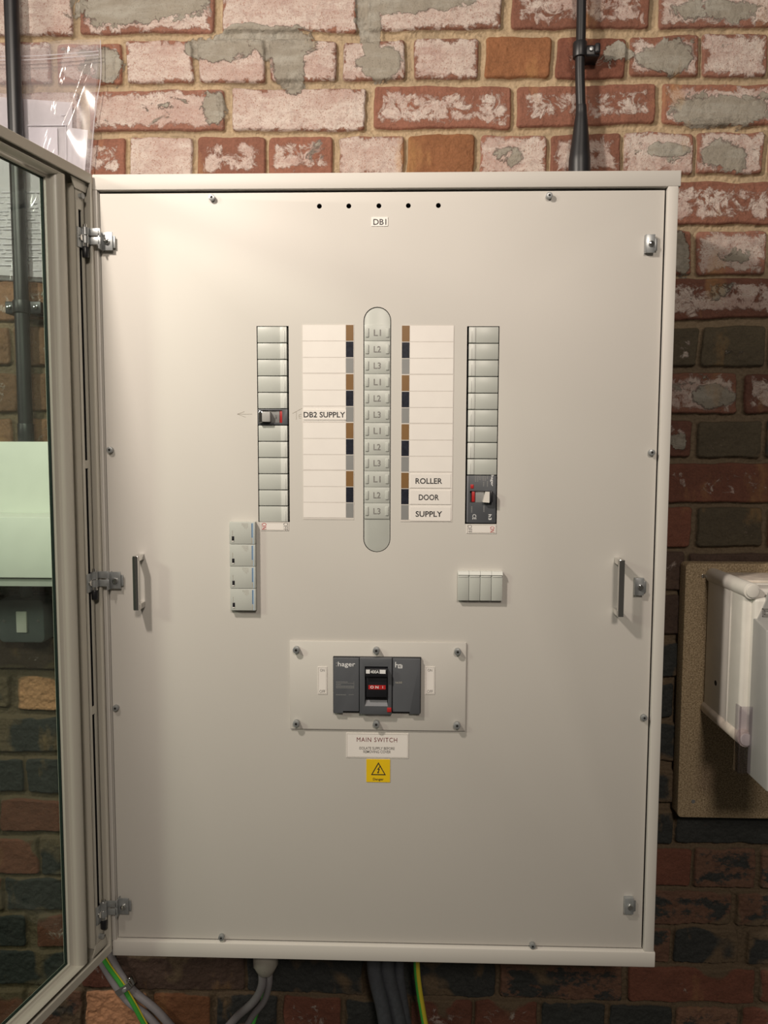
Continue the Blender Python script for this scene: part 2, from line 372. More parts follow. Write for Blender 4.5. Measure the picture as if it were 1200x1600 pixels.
    h = brick * .0090 + mid * .0022 + fine * (.0026 * rgh) * brick + grain * .0024 * (1 - brick) + fine * .003 * (1 - brick) + low * brick * (vnoise(X, Z, 22, 61, 4, .6)) * .006
    h = h + gm * .0014 + (gm > .5) * (1 - brick) * .003
    # rough mortar smeared over brick edges low on the wall
    smear = np.clip(low * (vnoise(X, Z, 16, 71, 3) + .12) * 3 - edge * .6, 0, 1) * (best > 0)
    nz, nx = X.shape
    co = np.empty((nz * nx, 3), np.float32); co[:, 0] = X.ravel(); co[:, 1] = WY + .002 - h.ravel(); co[:, 2] = Z.ravel()
    idx = np.arange(nz * nx).reshape(nz, nx); q = np.stack([idx[:-1, :-1], idx[:-1, 1:], idx[1:, 1:], idx[1:, :-1]], -1).reshape(-1, 4)
    me = bpy.data.meshes.new('wall_back'); me.vertices.add(nz * nx); me.vertices.foreach_set('co', co.ravel())
    me.loops.add(q.size); me.loops.foreach_set('vertex_index', q.ravel().astype(np.int32)); me.polygons.add(len(q))
    me.polygons.foreach_set('loop_start', (np.arange(len(q)) * 4).astype(np.int32)); me.polygons.foreach_set('loop_total', np.full(len(q), 4, np.int32))
    me.polygons.foreach_set('use_smooth', np.ones(len(q), bool)); me.update(calc_edges=True)
    def fa(n, arr): at_ = me.attributes.new(n, 'FLOAT', 'POINT'); at_.data.foreach_set('value', arr.ravel().astype(np.float32))
    fa('brick', np.clip(brick - smear, 0, 1)); fa('paint', paint - (1 - edge) * .62); fa('grey', grey * (.35 + .65 * edge) * .55); fa('cover', cover); fa('dark', dark - (1 - edge) * .25 * (dark < .9))
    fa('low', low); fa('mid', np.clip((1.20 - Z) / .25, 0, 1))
    ta = me.attributes.new('tint', 'FLOAT_VECTOR', 'POINT'); ta.data.foreach_set('vector', tint.reshape(-1))
    o = bpy.data.objects.new('wall_back', me); COL.objects.link(o); tag(o, kind='structure')
    return o

def brick_material():
    m, nt, p = nodes('old_painted_brick'); N = nt.nodes; L = nt.links
    tc = N.new('ShaderNodeTexCoord')
    def A(n, vec=False):
        a = N.new('ShaderNodeAttribute'); a.attribute_name = n; return a.outputs['Vector' if vec else 'Fac']
    def noise(scale, detail=6, rough=.6, sx=1, off=0, dist=0):
        mp = N.new('ShaderNodeMapping'); mp.inputs['Scale'].default_value = (sx, 1, 1); mp.inputs['Location'].default_value = (off, off, off)
        L.new(tc.outputs['Object'], mp.inputs[0]); n = N.new('ShaderNodeTexNoise'); n.inputs['Scale'].default_value = scale; n.inputs['Detail'].default_value = detail; n.inputs['Roughness'].default_value = rough; n.inputs['Distortion'].default_value = dist
        L.new(mp.outputs[0], n.inputs['Vector']); return n.outputs[0]
    def ma(op, a, b=None, c=None, clamp=False):
        n = N.new('ShaderNodeMath'); n.operation = op; n.use_clamp = clamp
        for i, v in enumerate((a, b, c)):
            if v is None: continue
            if isinstance(v, (int, float)): n.inputs[i].default_value = v
            else: L.new(v, n.inputs[i])
        return n.outputs[0]
    def mix(f, a, b):
        n = N.new('ShaderNodeMix'); n.data_type = 'RGBA'
        if isinstance(f, float): n.inputs[0].default_value = f
        else: L.new(f, n.inputs[0])
        for i, v in ((6, a), (7, b)):
            if isinstance(v, tuple): n.inputs[i].default_value = (*v, 1)
            else: L.new(v, n.inputs[i])
        return n.outputs[2]
    def ramp(f, a, b): return ma('MULTIPLY', ma('SUBTRACT', f, a), 1.0 / (b - a), clamp=True)
    def mask(n, cov, sharp):                          # patch edges follow the noise; cov 0..1
        return ma('MULTIPLY', ma('ADD', ma('SUBTRACT', n, .76), ma('MULTIPLY', cov, .50)), sharp, clamp=True)
    n_fine = noise(260, 5, .7); n_mid = noise(38, 8, .72, 1, 3.1, .6); n_big = noise(11, 4, .5, 1, 7.7); n_g = noise(24, 7, .62, .8, 11.3, .5); n_pit = noise(520, 2, .5, 1, 5.5); n_d = noise(30, 8, .7, .6, 17.0)
    n_str = noise(60, 5, .6, .25, 21.0)
    n_w = noise(95, 7, .75, .7, 41.0, .8)
    tint = A('tint', True)
    sc = N.new('ShaderNodeVectorMath'); sc.operation = 'SCALE'; L.new(tint, sc.inputs[0]); L.new(ma('ADD', ma('MULTIPLY', n_fine, .9), ma('ADD', ma('MULTIPLY', n_d, .9), .10)), sc.inputs['Scale'])
    body = sc.outputs[0]
    darkc = mix(n_fine, (.012, .013, .013), (.075, .08, .075))
    body = mix(mask(n_d, A('dark'), 14), body, darkc)
    pc = mix(ramp(n_big, .4, .62), (.60, .51, .455), (.50, .375, .33)); pc = mix(ramp(n_str, .42, .70), pc, (.68, .61, .55)); pc = mix(ma('MULTIPLY', ramp(n_w, .50, .60), .55), pc, (.42, .30, .27)); pc = mix(ramp(n_pit, .60, .70), pc, (.34, .19, .14))
    pm = mask(n_mid, A('paint'), 14)
    pm = ma('MULTIPLY', pm, ma('SUBTRACT', 1.0, ma('MULTIPLY', ramp(n_fine, .56, .64), .55)))
    pm = ma('MULTIPLY', pm, .88)
    col = mix(pm, body, pc)
    gc = mix(n_big, (.36, .32, .26), (.24, .215, .175)); gc = mix(ramp(n_str, .45, .65), gc, (.37, .345, .295)); gc = mix(ma('MULTIPLY', ramp(n_pit, .62, .70), .5), gc, (.12, .10, .08))
    gm = mask(n_g, A('grey'), 30)
    cm = ma('MULTIPLY', ma('ADD', ma('SUBTRACT', A('cover'), .62), ma('MULTIPLY', ma('SUBTRACT', n_mid, .5), 1.3)), 30, clamp=True)
    gm = ma('MAXIMUM', gm, cm)
    col = mix(gm, col, gc)
    rim = ma('MULTIPLY', ma('SUBTRACT', 1.0, ma('MULTIPLY', ma('ABSOLUTE', ma('SUBTRACT', ma('ADD', A('cover'), ma('MULTIPLY', ma('SUBTRACT', n_mid, .5), 1.3)), .60)), 26.0), clamp=True), ramp(n_big, .42, .56)); col = mix(ma('MULTIPLY', rim, .85), col, (.07, .055, .04))
    stain = ramp(noise(6, 5, .6, 2.2, 31.0), .60, .70); col = mix(ma('MULTIPLY', stain, .35), col, (.50, .29, .11))
    mortar = mix(n_fine, (.28, .185, .10), (.62, .49, .33)); mortar = mix(ramp(n_big, .45, .7), mortar, (.36, .275, .18))
    dim = ma('MULTIPLY', A('mid'), .85); mortar = mix(dim, mortar, mix(n_fine, (.07, .05, .03), (.24, .175, .11)))  # mortar darker lower down: dirt together with shade put into the colour
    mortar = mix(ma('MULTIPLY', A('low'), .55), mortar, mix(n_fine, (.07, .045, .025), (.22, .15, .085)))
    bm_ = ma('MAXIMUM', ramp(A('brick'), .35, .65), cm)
    col = mix(bm_, mortar, col); dirt_shade = N.new('ShaderNodeVectorMath'); dirt_shade.operation = 'SCALE'; L.new(col, dirt_shade.inputs[0]); L.new(ma('SUBTRACT', 1.0, ma('MULTIPLY', A('mid'), .38)), dirt_shade.inputs['Scale']); col = dirt_shade.outputs[0]  # lower wall dimmed: dirt plus painted shade that offsets the fill light
    L.new(col, p.inputs['Base Color']); p.inputs['Roughness'].default_value = .78; p.inputs['Specular IOR Level'].default_value = .35
    hgt = ma('ADD', ma('MULTIPLY', pm, .35), ma('MULTIPLY', gm, .9)); hgt = ma('ADD', hgt, ma('MULTIPLY', n_fine, .9)); hgt = ma('ADD', hgt, ma('MULTIPLY', n_mid, .6))
    b = N.new('ShaderNodeBump'); b.inputs['Strength'].default_value = .8; b.inputs['Distance'].default_value = .0028; L.new(hgt, b.inputs['Height']); L.new(b.outputs[0], p.inputs['Normal'])
    return m
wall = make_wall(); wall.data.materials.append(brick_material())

# ------------------------------------------------------------------ cabinet enclosure
cab = empty('electrical_cabinet', (0, .1, 0))
tag(cab, 'large cream steel distribution board cabinet with its glass door swung open', 'cabinet')
XL, XR = -.4245, .4245
m = MB()
m.box(XL, XL + .002, .002, .190, .002, 1.198); m.box(XR - .002, XR, .002, .190, .002, 1.198)
m.box(XL, XR, .002, .190, 1.196, 1.198); m.box(XL, XR, .002, .190, .002, .004); m.box(XL, XR, .186, .190, .002, 1.198)
m.build('body', M['cream'], cab)
MB().box(XL + .003, XR - .003, .030, .184, .006, 1.194).build('interior', M['black_hole'], cab)
m = MB().box(XL - .001, XR + .003, -.003, .03, 1.1775, 1.200, .0016); m.build('top_rail', M['cream'], cab)
MB().box(XL, XR + .002, -.004, .03, .0, .0245, .0016).build('bottom_rail', M['cream'], cab)
m = MB().box(.4093, XR, -.003, .03, .024, 1.178, .0016); m.build('side_rail', M['cream'], cab)
m = MB(); m.box(-.4255, -.4190, -.002, .03, .024, 1.178, .001); m.box(-.4310, -.4262, .004, .03, .010, 1.190, .0015); m.box(-.4195, -.4180, .003, .03, .024, 1.178, .0005)
m.build('side_rail', M['cream'], cab)
for px in (288, 492, 695):
    p = at(px, 268, .02); MB().cyl((p.x, .02, 1.199), (p.x, .02, 1.2035), .0035, n=16).build('top_bolt', M['zinc'], cab)

# ---- inner cover panel
PX0, PX1, PZ0, PZ1, PY = -.4170, .4068, .0268, 1.1742, .003
cov = empty('cover_panel', (0, PY, PZ0))
tag(cov, 'wide cream steel cover plate with two chrome handles behind the open glass door', 'panel')
SL = (-.1868, -.1392, .6905, .9822); SR = (.1246, .1722, .6893, .9815)
PIL = (-.0280, .0128, .6455, 1.0098)
def pill(x0, x1, z0, z1, ins=0.0, n=14):
    r = (x1 - x0) / 2 - ins; cx = (x0 + x1) / 2; zt = z1 - ins - r; zb = z0 + ins + r
    return [(cx + r * math.cos(math.pi * k / n), zt + r * math.sin(math.pi * k / n)) for k in range(n + 1)] + [(cx - r * math.cos(math.pi * k / n), zb - r * math.sin(math.pi * k / n)) for k in range(n + 1)]
sheet = MB().box(PX0, PX1, PY, PY + .0022, PZ0, PZ1, .0008)
cutr = MB(); cutr.box(SL[0], SL[1], -.01, .02, SL[2], SL[3]); cutr.box(SR[0], SR[1], -.01, .02, SR[2], SR[3]); cutr.prism(pill(*PIL), -.01, .02)
for px in (499, 545, 592, 638, 685):
    p = at(px, 321, PY); cutr.cyl((p.x, -.01, 1.1545), (p.x, .02, 1.1545), .0036, n=20)
sheet.cut(cutr); sheet.build('panel_sheet', M['cream'], cov)

def screw(px, py, parent, r=.0046, h=.007, y=PY, name='screw'):
    p = at(px, py, y - h * .5); m = MB(); m.cyl((p.x, y, p.z), (p.x, y - h, p.z), r, n=24, bev=.0009)
    s = m.build(name, M['zinc'], parent)
    MB().cyl((p.x, y - h - .00005, p.z), (p.x, y - h + .001, p.z), r * .42, n=6).build('socket', M['black_hole'], s)
    return s
for (x, y) in [(331, 309), (858, 306), (172, 703), (1018, 707), (181, 1106), (1006, 1121), (346, 1464), (832, 1477)]: screw(x, y, cov)

def handle(px, y0, y1):
    t = at(px, y0, PY - .014); b = at(px, y1, PY - .014); x = t.x; yo = PY - .029; w_ = .0042
    m = MB(); m.box(x - w_, x + w_, yo, yo + .0062, b.z, t.z, .0009)
    for z in (t.z, b.z):
        s = -1 if z == t.z else 1
        m.box(x - w_, x + w_, yo + .003, PY, z, z + s * .0085, .0006)
    m.build('handle', M['chrome'], cov)
handle(216, 867, 951); handle(968, 873, 961)

def catch(px, py):
    """small zinc clamp with a side tongue and a screw"""
    p = at(px, py, PY - .004); x, z = p.x, p.z
    m = MB(); m.box(x - .0075, x + .0050, PY - .0075, PY - .0060, z - .0125, z + .0135, .0004); m.box(x - .0085, x - .0070, PY - .0075, PY, z - .0125, z + .0135, .0004)
    m.box(x + .0048, x + .0092, PY - .0045, PY - .0032, z - .0090, z + .0085, .0004); m.box(x - .0075, x + .0050, PY - .0062, PY, z + .0121, z + .0135); m.box(x + .0040, x + .0052, PY - .0072, PY - .0035, z - .0090, z + .0085)
    c = m.build('catch', M['zinc'], cov)
    MB().cyl((x - .0005, PY - .0060, z), (x - .0005, PY - .0105, z), .0040, n=20, bev=.0007).build('catch_screw', M['chrome'], c)
for (x, y) in [(1017, 382), (1000, 917), (984, 1415)]: catch(x, y)

# pencil marks on the cover
m = MB()
def stroke(m, a, b, wd=.0006, Y=PY):
    A_, B_ = at(*a, Y), at(*b, Y); d = (B_ - A_).normalized(); n_ = Vector((-d.z, 0, d.x)) * wd / 2
    m.hull([A_ + n_ + Vector((0, -.0002, 0)), A_ - n_ + Vector((0, -.0002, 0)), B_ - n_ + Vector((0, -.0002, 0)), B_ + n_ + Vector((0, -.0002, 0)), A_ + n_, A_ - n_, B_ - n_, B_ + n_])
for s in [((371, 647), (394, 647)), ((371, 647), (382, 643)), ((371, 647), (384, 652))]: stroke(m, *s)
m.build('pencil_arrow', M['ink_soft'], cov, smooth=False)
m = MB()
for s in [((457, 646), (472, 638)), ((463, 643), (463, 656)), ((467, 648), (467, 653)), ((467, 648), (471, 647)), ((467, 650.5), (471, 650)), ((467, 653), (471, 653))]: stroke(m, *s)
m.build('pencil_mark', M['ink_soft'], cov, smooth=False)

# ------------------------------------------------------------------ door (child of the cabinet)
HX, HY = -.4205, -.008; DW, DH = .862, 1.188; DOOR = R(-104)
def sweep(prof, W, H):
    """closed rectangular frame from a cross-section; prof = (inset at the sides, inset at top and bottom, depth)"""
    b = bmesh.new(); rings = []
    for (u, uz, v) in prof: rings.append([b.verts.new((x, v, z)) for x, z in ((u, uz), (W - u, uz), (W - u, H - uz), (u, H - uz))])
    n = len(prof)
    for i in range(n):
        A_, B_ = rings[i], rings[(i + 1) % n]
        for k in range(4): b.faces.new([A_[k], A_[(k + 1) % 4], B_[(k + 1) % 4], B_[k]])
    bmesh.ops.recalc_face_normals(b, faces=b.faces[:]); return b
m = MB(); m.merge(sweep([(.001, .0, -.028), (.001, .0, -.003), (.0018, .0008, -.002), (.0052, .0138, -.002), (.0056, .0144, -.0026), (.0056, .0144, -.005), (.0025, .0015, -.005), (.0025, .0015, -.0245), (.048, .0165, -.0245),
                         (.0500, .0172, -.0150), (.0530, .0180, -.0085), (.0575, .0190, -.0052), (.0640, .0200, -.0045), (.0690, .0215, -.0065), (.0725, .0225, -.0105), (.0740, .0235, -.0165), (.0760, .0250, -.0180), (.0800, .0285, -.0185), (.0805, .0290, -.0280)], DW, DH))
frame = m.build('door_frame', M['cream_dark'], local=True, smooth=True)
door = frame; door.name = 'door'; door.data.name = 'door'
door.parent = cab; door.location = Vector((HX, HY, .010)) - Vector(cab.location); door.rotation_euler = (0, 0, DOOR)
for pname, box_, mt in [('glass_pane', (.0800, DW - .0800, -.0265, -.0225, .0280, DH - .0280), M['glass'])]:
    MB().box(*box_).build(pname, mt, door, local=True, smooth=False)
m = MB(); m.merge(sweep([(.0796, .0284, -.0268), (.0796, .0284, -.0224), (.0814, .0298, -.0224), (.0814, .0298, -.0268)], DW, DH)); m.build('glass_gasket', M['glass_edge'], door, local=True)
# slotted stiffening strip down the hinge side
m = MB().box(.0105, .0290, -.0125, -.0105, .020, DH - .020, .0004); m.box(.0105, .0120, -.0245, -.0105, .020, DH - .020); m.box(.0275, .0290, -.0245, -.0105, .020, DH - .020)
c = MB(); zc = DH - .055
while zc > .07:
    if zc > 0: c.box(.0158, .0232, -.02, 0, max(zc - .36, .055), zc)
    zc -= .372
m.cut(c); m.build('slotted_strip', M['cream_dark'], door, local=True)
MB().box(.0125, .0270, -.0165, -.0140, .022, DH - .022).build('slot_shade_strip', M['black_soft'], door, local=True)  # black strip added behind the slots, painting the shade inside them
for z in (.036, DH - .036):
    MB().cyl((.0190, -.0105, z), (.0190, -.0050, z), .0042, n=6).build('strip_nut', M['zinc'], door, local=True)
    s = 1 if z > .5 else -1
    MB().hull([(x_ - .0, y_, z + s * d_) for y_ in (-.0085, -.0100) for x_, d_ in ((.008, .008), (.032, .008), (.040, .022), (.002, .022))]).build('corner_bracket', M['cream_dark'], door, local=True)

# hinges
hx = -.4308
def hinge(py):
    z = at(150, py, -.01).z; Y = -.0195
    h = empty('hinge', (0, 0, 0)); h.parent = cab; h.location = Vector((hx, Y, z)) - Vector(cab.location)
    def P(): return MB()
    m = P()
    for k, zz in enumerate((.0105, -.0015)): m.cyl((hx, Y, z + zz - .0052), (hx, Y, z + zz + .0052), .0056, n=20)
    m.box(hx + .002, hx + .0205, Y + .0035, Y + .0050, z + .0055, z + .0160, .0003); m.box(hx + .002, hx + .0205, Y + .0035, Y + .0050, z - .0070, z + .0035, .0003)
    m.box(hx + .0185, hx + .0340, PY - .0080, PY - .0060, z - .0125, z + .0135, .0004); m.box(hx + .0170, hx + .0190, Y + .0035, PY, z - .0125, z + .0135, .0004); m.box(hx + .0335, hx + .0370, PY - .0055, PY - .0035, z - .0085, z + .0085, .0004)
    m.build('leaf', M['zinc'], h)
    m = P()
    for zz in (.0045, -.0085): m.cyl((hx, Y, z + zz - .0030), (hx, Y, z + zz + .0030), .0050, n=20)
    m.cyl((hx, Y, z - .014), (hx, Y, z + .0205), .0026, n=12); m.build('barrel', M['chrome'], h)
    MB().cyl((hx, Y, z - .0120), (hx, Y, z - .0265), .0052, .0048, n=20, bev=.001).build('pin_cap', M['mccb_dark'], h)
    MB().cyl((hx + .026, PY - .006, z), (hx + .026, PY - .0115, z), .0042, n=20, bev=.0007).build('hinge_screw', M['chrome'], h)
    # leaf on the door's slotted strip, laid out in the door's own frame
    zl = z - .010
    m = MB().box(.0130, .0285, -.0103, -.0088, zl - .014, zl + .014, .0004)
    lf = m.build('hinge_leaf', M['zinc'], door, local=True)
    MB().cyl((.0208, -.0089, zl), (.0208, -.0060, zl), .0048, n=20, bev=.0007).build('leaf_bolt', M['chrome'], door, local=True)
for py in (376, 908, 1419): hinge(py)

# ------------------------------------------------------------------ circuit rows
PITCH = (SL[3] - SL[2]) / 12 * .9985
def blank(x0, x1, ztop, side, first_label):
    """one blanking plate; side=+1: ridge at the right end"""
    e = empty('blanking_plate', ((x0 + x1) / 2, PY, ztop - PITCH / 2)); g = .0009
    z1, z0 = ztop - g * .6, ztop - PITCH + g * .6
    MB().box(x0, x1, PY + .0002, PY + .018, z0, z1, .0007).build('plate', M['grey_plastic'], e)
    if side > 0: a, b = x1 - .0098, x1 - .0002
    else: a, b = x0 + .0002, x0 + .0098
    m = MB(); m.box(a, b, PY - .0007, PY + .001, z0 + .0003, z1 - .0003, .0004); m.box((a + b) / 2 - .0006 + side * .0012, (a + b) / 2 + .0006 + side * .0012, PY - .0012, PY, z0 + .0004, z1 - .006, .0003)
    m.build('ridge', M['grey_plastic_light'], e)
    return tag(e, first_label, 'blanking plate')
ords = ['topmost', 'second', 'third', 'fourth', 'fifth', 'sixth', 'seventh', 'eighth', 'ninth', 'tenth', 'eleventh', 'bottom']
bl0 = None
for i in range(12):
    if i == 5: continue
    lab = {0: 'topmost grey blanking plate in the left breaker slot', 4: 'grey blanking plate directly above the small breaker, left slot', 6: 'grey blanking plate directly below the small breaker, left slot', 11: 'bottom grey blanking plate in the left slot, above its ON/OFF label'}.get(i, 'grey blanking plate in the left breaker slot, %s row from the top' % ords[i])
    zt = SL[3] - .0004 - i * PITCH
    if bl0 is None: bl0 = blank(SL[0] + .0012, SL[1] - .0028, zt, 1, lab)
    else: tag(copy_thing(bl0, (0, 0, -i * PITCH)), lab)
    (bl0 if i == 0 else bpy.data.objects[-1])
br0 = None
for i in range(9):
    lab = {0: 'topmost grey blanking plate in the right breaker slot', 8: 'grey blanking plate resting directly above the three row breaker, right slot'}.get(i, 'grey blanking plate in the right breaker slot, %s row from the top' % ords[i])
    zt = SR[3] - .0004 - i * PITCH
    if br0 is None: br0 = blank(SR[0] + .0028, SR[1] - .0012, zt, -1, lab)
    else: tag(copy_thing(br0, (0, 0, -i * PITCH)), lab)
for o in list(COL.objects):
    if o.name.startswith('blanking_plate'): o['group'] = 'blanking plates in the left breaker slot' if o.location.x < 0 else 'blanking plates in the right breaker slot'

# small breaker in row six of the left slot
zt = SL[3] - .0004 - 5 * PITCH; zb = zt - PITCH; x0, x1 = SL[0] + .0008, SL[1] - .0022; zm = (zt + zb) / 2
e = empty('circuit_breaker', ((x0 + x1) / 2, PY, zm)); tag(e, 'small dark grey one row breaker with a silver toggle in the left slot', 'circuit breaker')
m = MB().box(x0, x1, PY - .0012, PY + .018, zb + .0006, zt - .0004, .0006)
c = MB().box(x0 + .0035, x1 - .0080, PY - .02, PY + .0050, zb + .0035, zt - .0022); m.cut(c); m.build('body', M['mccb'], e)
MB().box(x0 + .0150, x1 - .0125, PY + .0015, PY + .0050, zb + .0036, zt - .0023, .0004).build('window', M['grey_marker'], e)
MB().box(x1 - .0118, x1 - .0082, PY + .0005, PY + .0050, zb + .0036, zt - .0023, .0003).build('red_flag', M['red_plastic'], e)
m = MB().box(x0 + .0075, x0 + .0200, PY - .0095, PY + .006, zb + .0045, zt - .0045, .0014); m.build('toggle', M['cover_grey'], e)
MB().box(x0 + .0025, x0 + .0085, PY - .0085, PY + .004, zb + .0035, zt - .0035, .0012).build('toggle_grip', M['chrome'], e)
letters('lettering', 'ON', M['ink'], e, (x0 + .027, PY + .0014, zm), h=.0022, w=.0055, rot=90)

# three row breaker at the foot of the right slot
zt = SR[3] - .0004 - 9 * PITCH; zb = zt - 3 * PITCH + .0012; x0, x1 = SR[0] + .0022, SR[1] - .0016; zm = (zt + zb) / 2
e = empty('circuit_breaker', ((x0 + x1) / 2, PY, zm)); tag(e, 'slate grey three row breaker with white toggle at the foot of the right slot', 'circuit breaker')
m = MB().box(x0, x1, PY - .0016, PY + .018, zb, zt - .0005, .0006)
wz1, wz0 = at(750, 767, PY).z, at(750, 785, PY).z; wx0, wx1 = at(734, 775, PY).x, at(769, 775, PY).x
c = MB().box(wx0, wx1, PY - .02, PY + .005, wz0, wz1); m.cut(c); m.build('body', M['mccb'], e)
MB().box(x0, x0 + .0030, PY - .0022, PY, zb + .001, zt - .001, .0004).build('rim', M['mccb_rim'], e)
MB().box(wx0 + .0030, wx0 + .0075, PY - .0002, PY + .004, wz0 + .0008, wz1 - .0008, .0003).build('red_flag', M['red_plastic'], e)
MB().box(wx0 + .0082, wx1 - .012, PY + .001, PY + .005, wz0, wz1, .0003).build('window', M['grey_marker'], e)
p = at(759, 776, PY); MB().hull([(p.x - .0012, PY - .010, wz1 - .0008), (p.x + .0045, PY - .010, wz1 - .0008), (p.x + .0045, PY - .010, wz0 + .0002), (p.x - .0050, PY - .010, wz0 + .0008), (p.x - .0012, PY + .004, wz1 - .001), (p.x + .0045, PY + .004, wz1 - .001), (p.x + .0045, PY + .004, wz0 + .001), (p.x - .0050, PY + .004, wz0 + .001)]).build('toggle', M['white_plastic'], e)
m = MB().box(p.x + .0046, p.x + .0095, PY - .0125, PY + .002, wz0 + .0010, wz1 + .0006, .0016); m.build('toggle_cap', M['mccb_dark'], e)
yt = PY - .0017
def L(px, py): q = at(px, py, PY); return (q.x, yt, q.z)
letters('logo', 'hager', M['white_ink'], e, L(768.5, 751), w=.0165, h=.0052, rot=90, bold=.012)
letters('logo_mark', 'h3', M['white_ink'], e, L(765.5, 808), w=.0085, h=.0046, rot=90, bold=.02)
letters('ce_mark', 'CE', M['white_ink'], e, L(741, 807.5), w=.0078, h=.0056, rot=90)
m = MB()
for k, (px, y0, y1) in enumerate([(743, 743, 752), (746.5, 743, 752), (750, 743, 749), (755, 744, 751), (758, 744, 751), (761.5, 743, 748), (761.5, 752, 760), (755.5, 753, 759), (737, 791, 801), (756, 790, 799)]):
    a, b = at(px, y0, PY), at(px, y1, PY); zz = a.z
    while zz > b.z: m.box(a.x - .0008, a.x + .0008, yt, yt + .0004, zz - .0009, zz); zz -= .0014
m.build('small_print', M['grey_marker'], e, smooth=False)
q = at(737.5, 760, PY); MB().box(q.x - .0024, q.x + .0024, yt - .0005, yt + .001, q.z - .0030, q.z + .0030, .0003).build('trip_button', M['red_plastic'], e)

# central phase strip
e = empty('phase_strip', ((PIL[0] + PIL[1]) / 2, PY, .83)); tag(e, 'tall pill shaped grey phase strip marked L1 L2 L3 in the middle of the panel', 'phase strip')
MB().prism(pill(*PIL, ins=.0010), PY + .0012, PY + .012, .0005).build('end_cover', M['grey_plastic'], e)
zs0 = at(590, 507, PY).z; zs1 = at(590, 811, PY).z; sp = (zs0 - zs1) / 12; cx = (PIL[0] + PIL[1]) / 2; hw = (PIL[1] - PIL[0]) / 2 - .0013
for i in range(12):
    z1 = zs0 - i * sp; z0 = z1 - sp; zc = (z0 + z1) / 2
    m = MB().box(cx - hw, cx + hw, PY - .0004, PY + .002, z0 + .0002, z1 - .0002, .0005)
    for s in (-1, 1): m.box(cx + s * (hw - .0066), cx + s * (hw - .0014), PY - .0016, PY + .001, zc - .0070, zc + .0070, .0011, 3)
    seg = m.build('segment', M['grey_plastic'], e)
    letters('lettering', 'L%d' % (i % 3 + 1), M['ink_grey'], seg, (cx, PY - .0006, zc), w=.0105, h=.0092, bold=.008)

# circuit cards
def card(x0, x1, zt, band_left, label):
    e = empty('circuit_card', ((x0 + x1) / 2, PY, zt)); tag(e, label, 'label card')
    H = 12 * PITCH + .0135; zb = zt - H
    MB().box(x0, x1, PY - .0005, PY, zb, zt).build('backing', M['card_line'], e)
    bw = .0118; bands = (x0 + .0006, x0 + bw) if band_left else (x1 - bw, x1 - .0008); cells = (x0 + bw + .0006, x1 - .0008) if band_left else (x0 + .0008, x1 - bw - .0006)
    rp = (H - .0022) / 12
    for i in range(12):
        z1 = zt - .0010 - i * rp; z0 = z1 - rp + (.0011 if i % 3 != 2 else .0020); z1 -= .0001 if i % 3 else -.0001
        MB().box(cells[0], cells[1], PY - .0007, PY - .0004, z0, z1).build('name_field', M['cell_white'], e)
        MB().box(bands[0], bands[1], PY - .0008, PY - .0004, z0, z1).build('colour_band', [M['brown'], M['black_marker'], M['grey_marker']][i % 3], e)
    return zt, rp
A_ = at(472, 507, PY); B_ = at(553, 812, PY)
PITCH_SAVE = PITCH; PITCH = (A_.z - B_.z - .0135) / 12
card(A_.x, B_.x, A_.z, False, 'left circuit card of white name fields with its colour bands on the right')
A_ = at(627.5, 508, PY); B_ = at(706.5, 815.5, PY); PITCH = (A_.z - B_.z - .0135) / 12
card(A_.x, B_.x, A_.z, True, 'right circuit card of white name fields with its colour bands on the left')
PITCH = PITCH_SAVE

def sticker(x0, y0, x1, y1, name, label, mt='white_label', th=.0009, Y=PY, cat='label'):
    a, b = at(x0, y0, Y), at(x1, y1, Y); c = at((x0 + x1) / 2, (y0 + y1) / 2, Y)
    hw_, hh = (b.x - a.x) / 2, (a.z - b.z) / 2
    o = MB().box(c.x - hw_, c.x + hw_, Y - th, Y, c.z - hh, c.z + hh).build(name, M[mt], smooth=False)
    return tag(o, label, cat)
def ink(o, body, px, py, wpx, hpx, mt, rot=0, bold=0., Y=PY, th=.0009, space=1.0):
    c = at(px, py, Y); return letters('lettering', body, M[mt], o, (c.x, Y - th - .0001, c.z), wpx * .00097, hpx * .00097, rot, bold, space)
o = sticker(580.5, 339.5, 606, 353.5, 'name_label', 'small white DB1 label under the five holes'); ink(o, 'DB1', 593.5, 347, 19.5, 8.5, 'ink', bold=.012)
o = sticker(474, 640, 541, 656, 'name_label', 'white DB2 SUPPLY label stuck on the left circuit card', th=.0016); ink(o, 'DB2 SUPPLY', 507, 648, 64, 8.6, 'ink', bold=.015, th=.0016)
for t, y, w_ in (('ROLLER', 751.5, 41), ('DOOR', 777, 31), ('SUPPLY', 803, 41)):
    o = sticker(641, y - 11, 704, y + 11, 'name_label', 'white label reading %s on the right circuit card' % t, 'cell_white', th=.0012); ink(o, t, 670, y, w_, 8.8, 'ink', bold=.015, th=.0012)

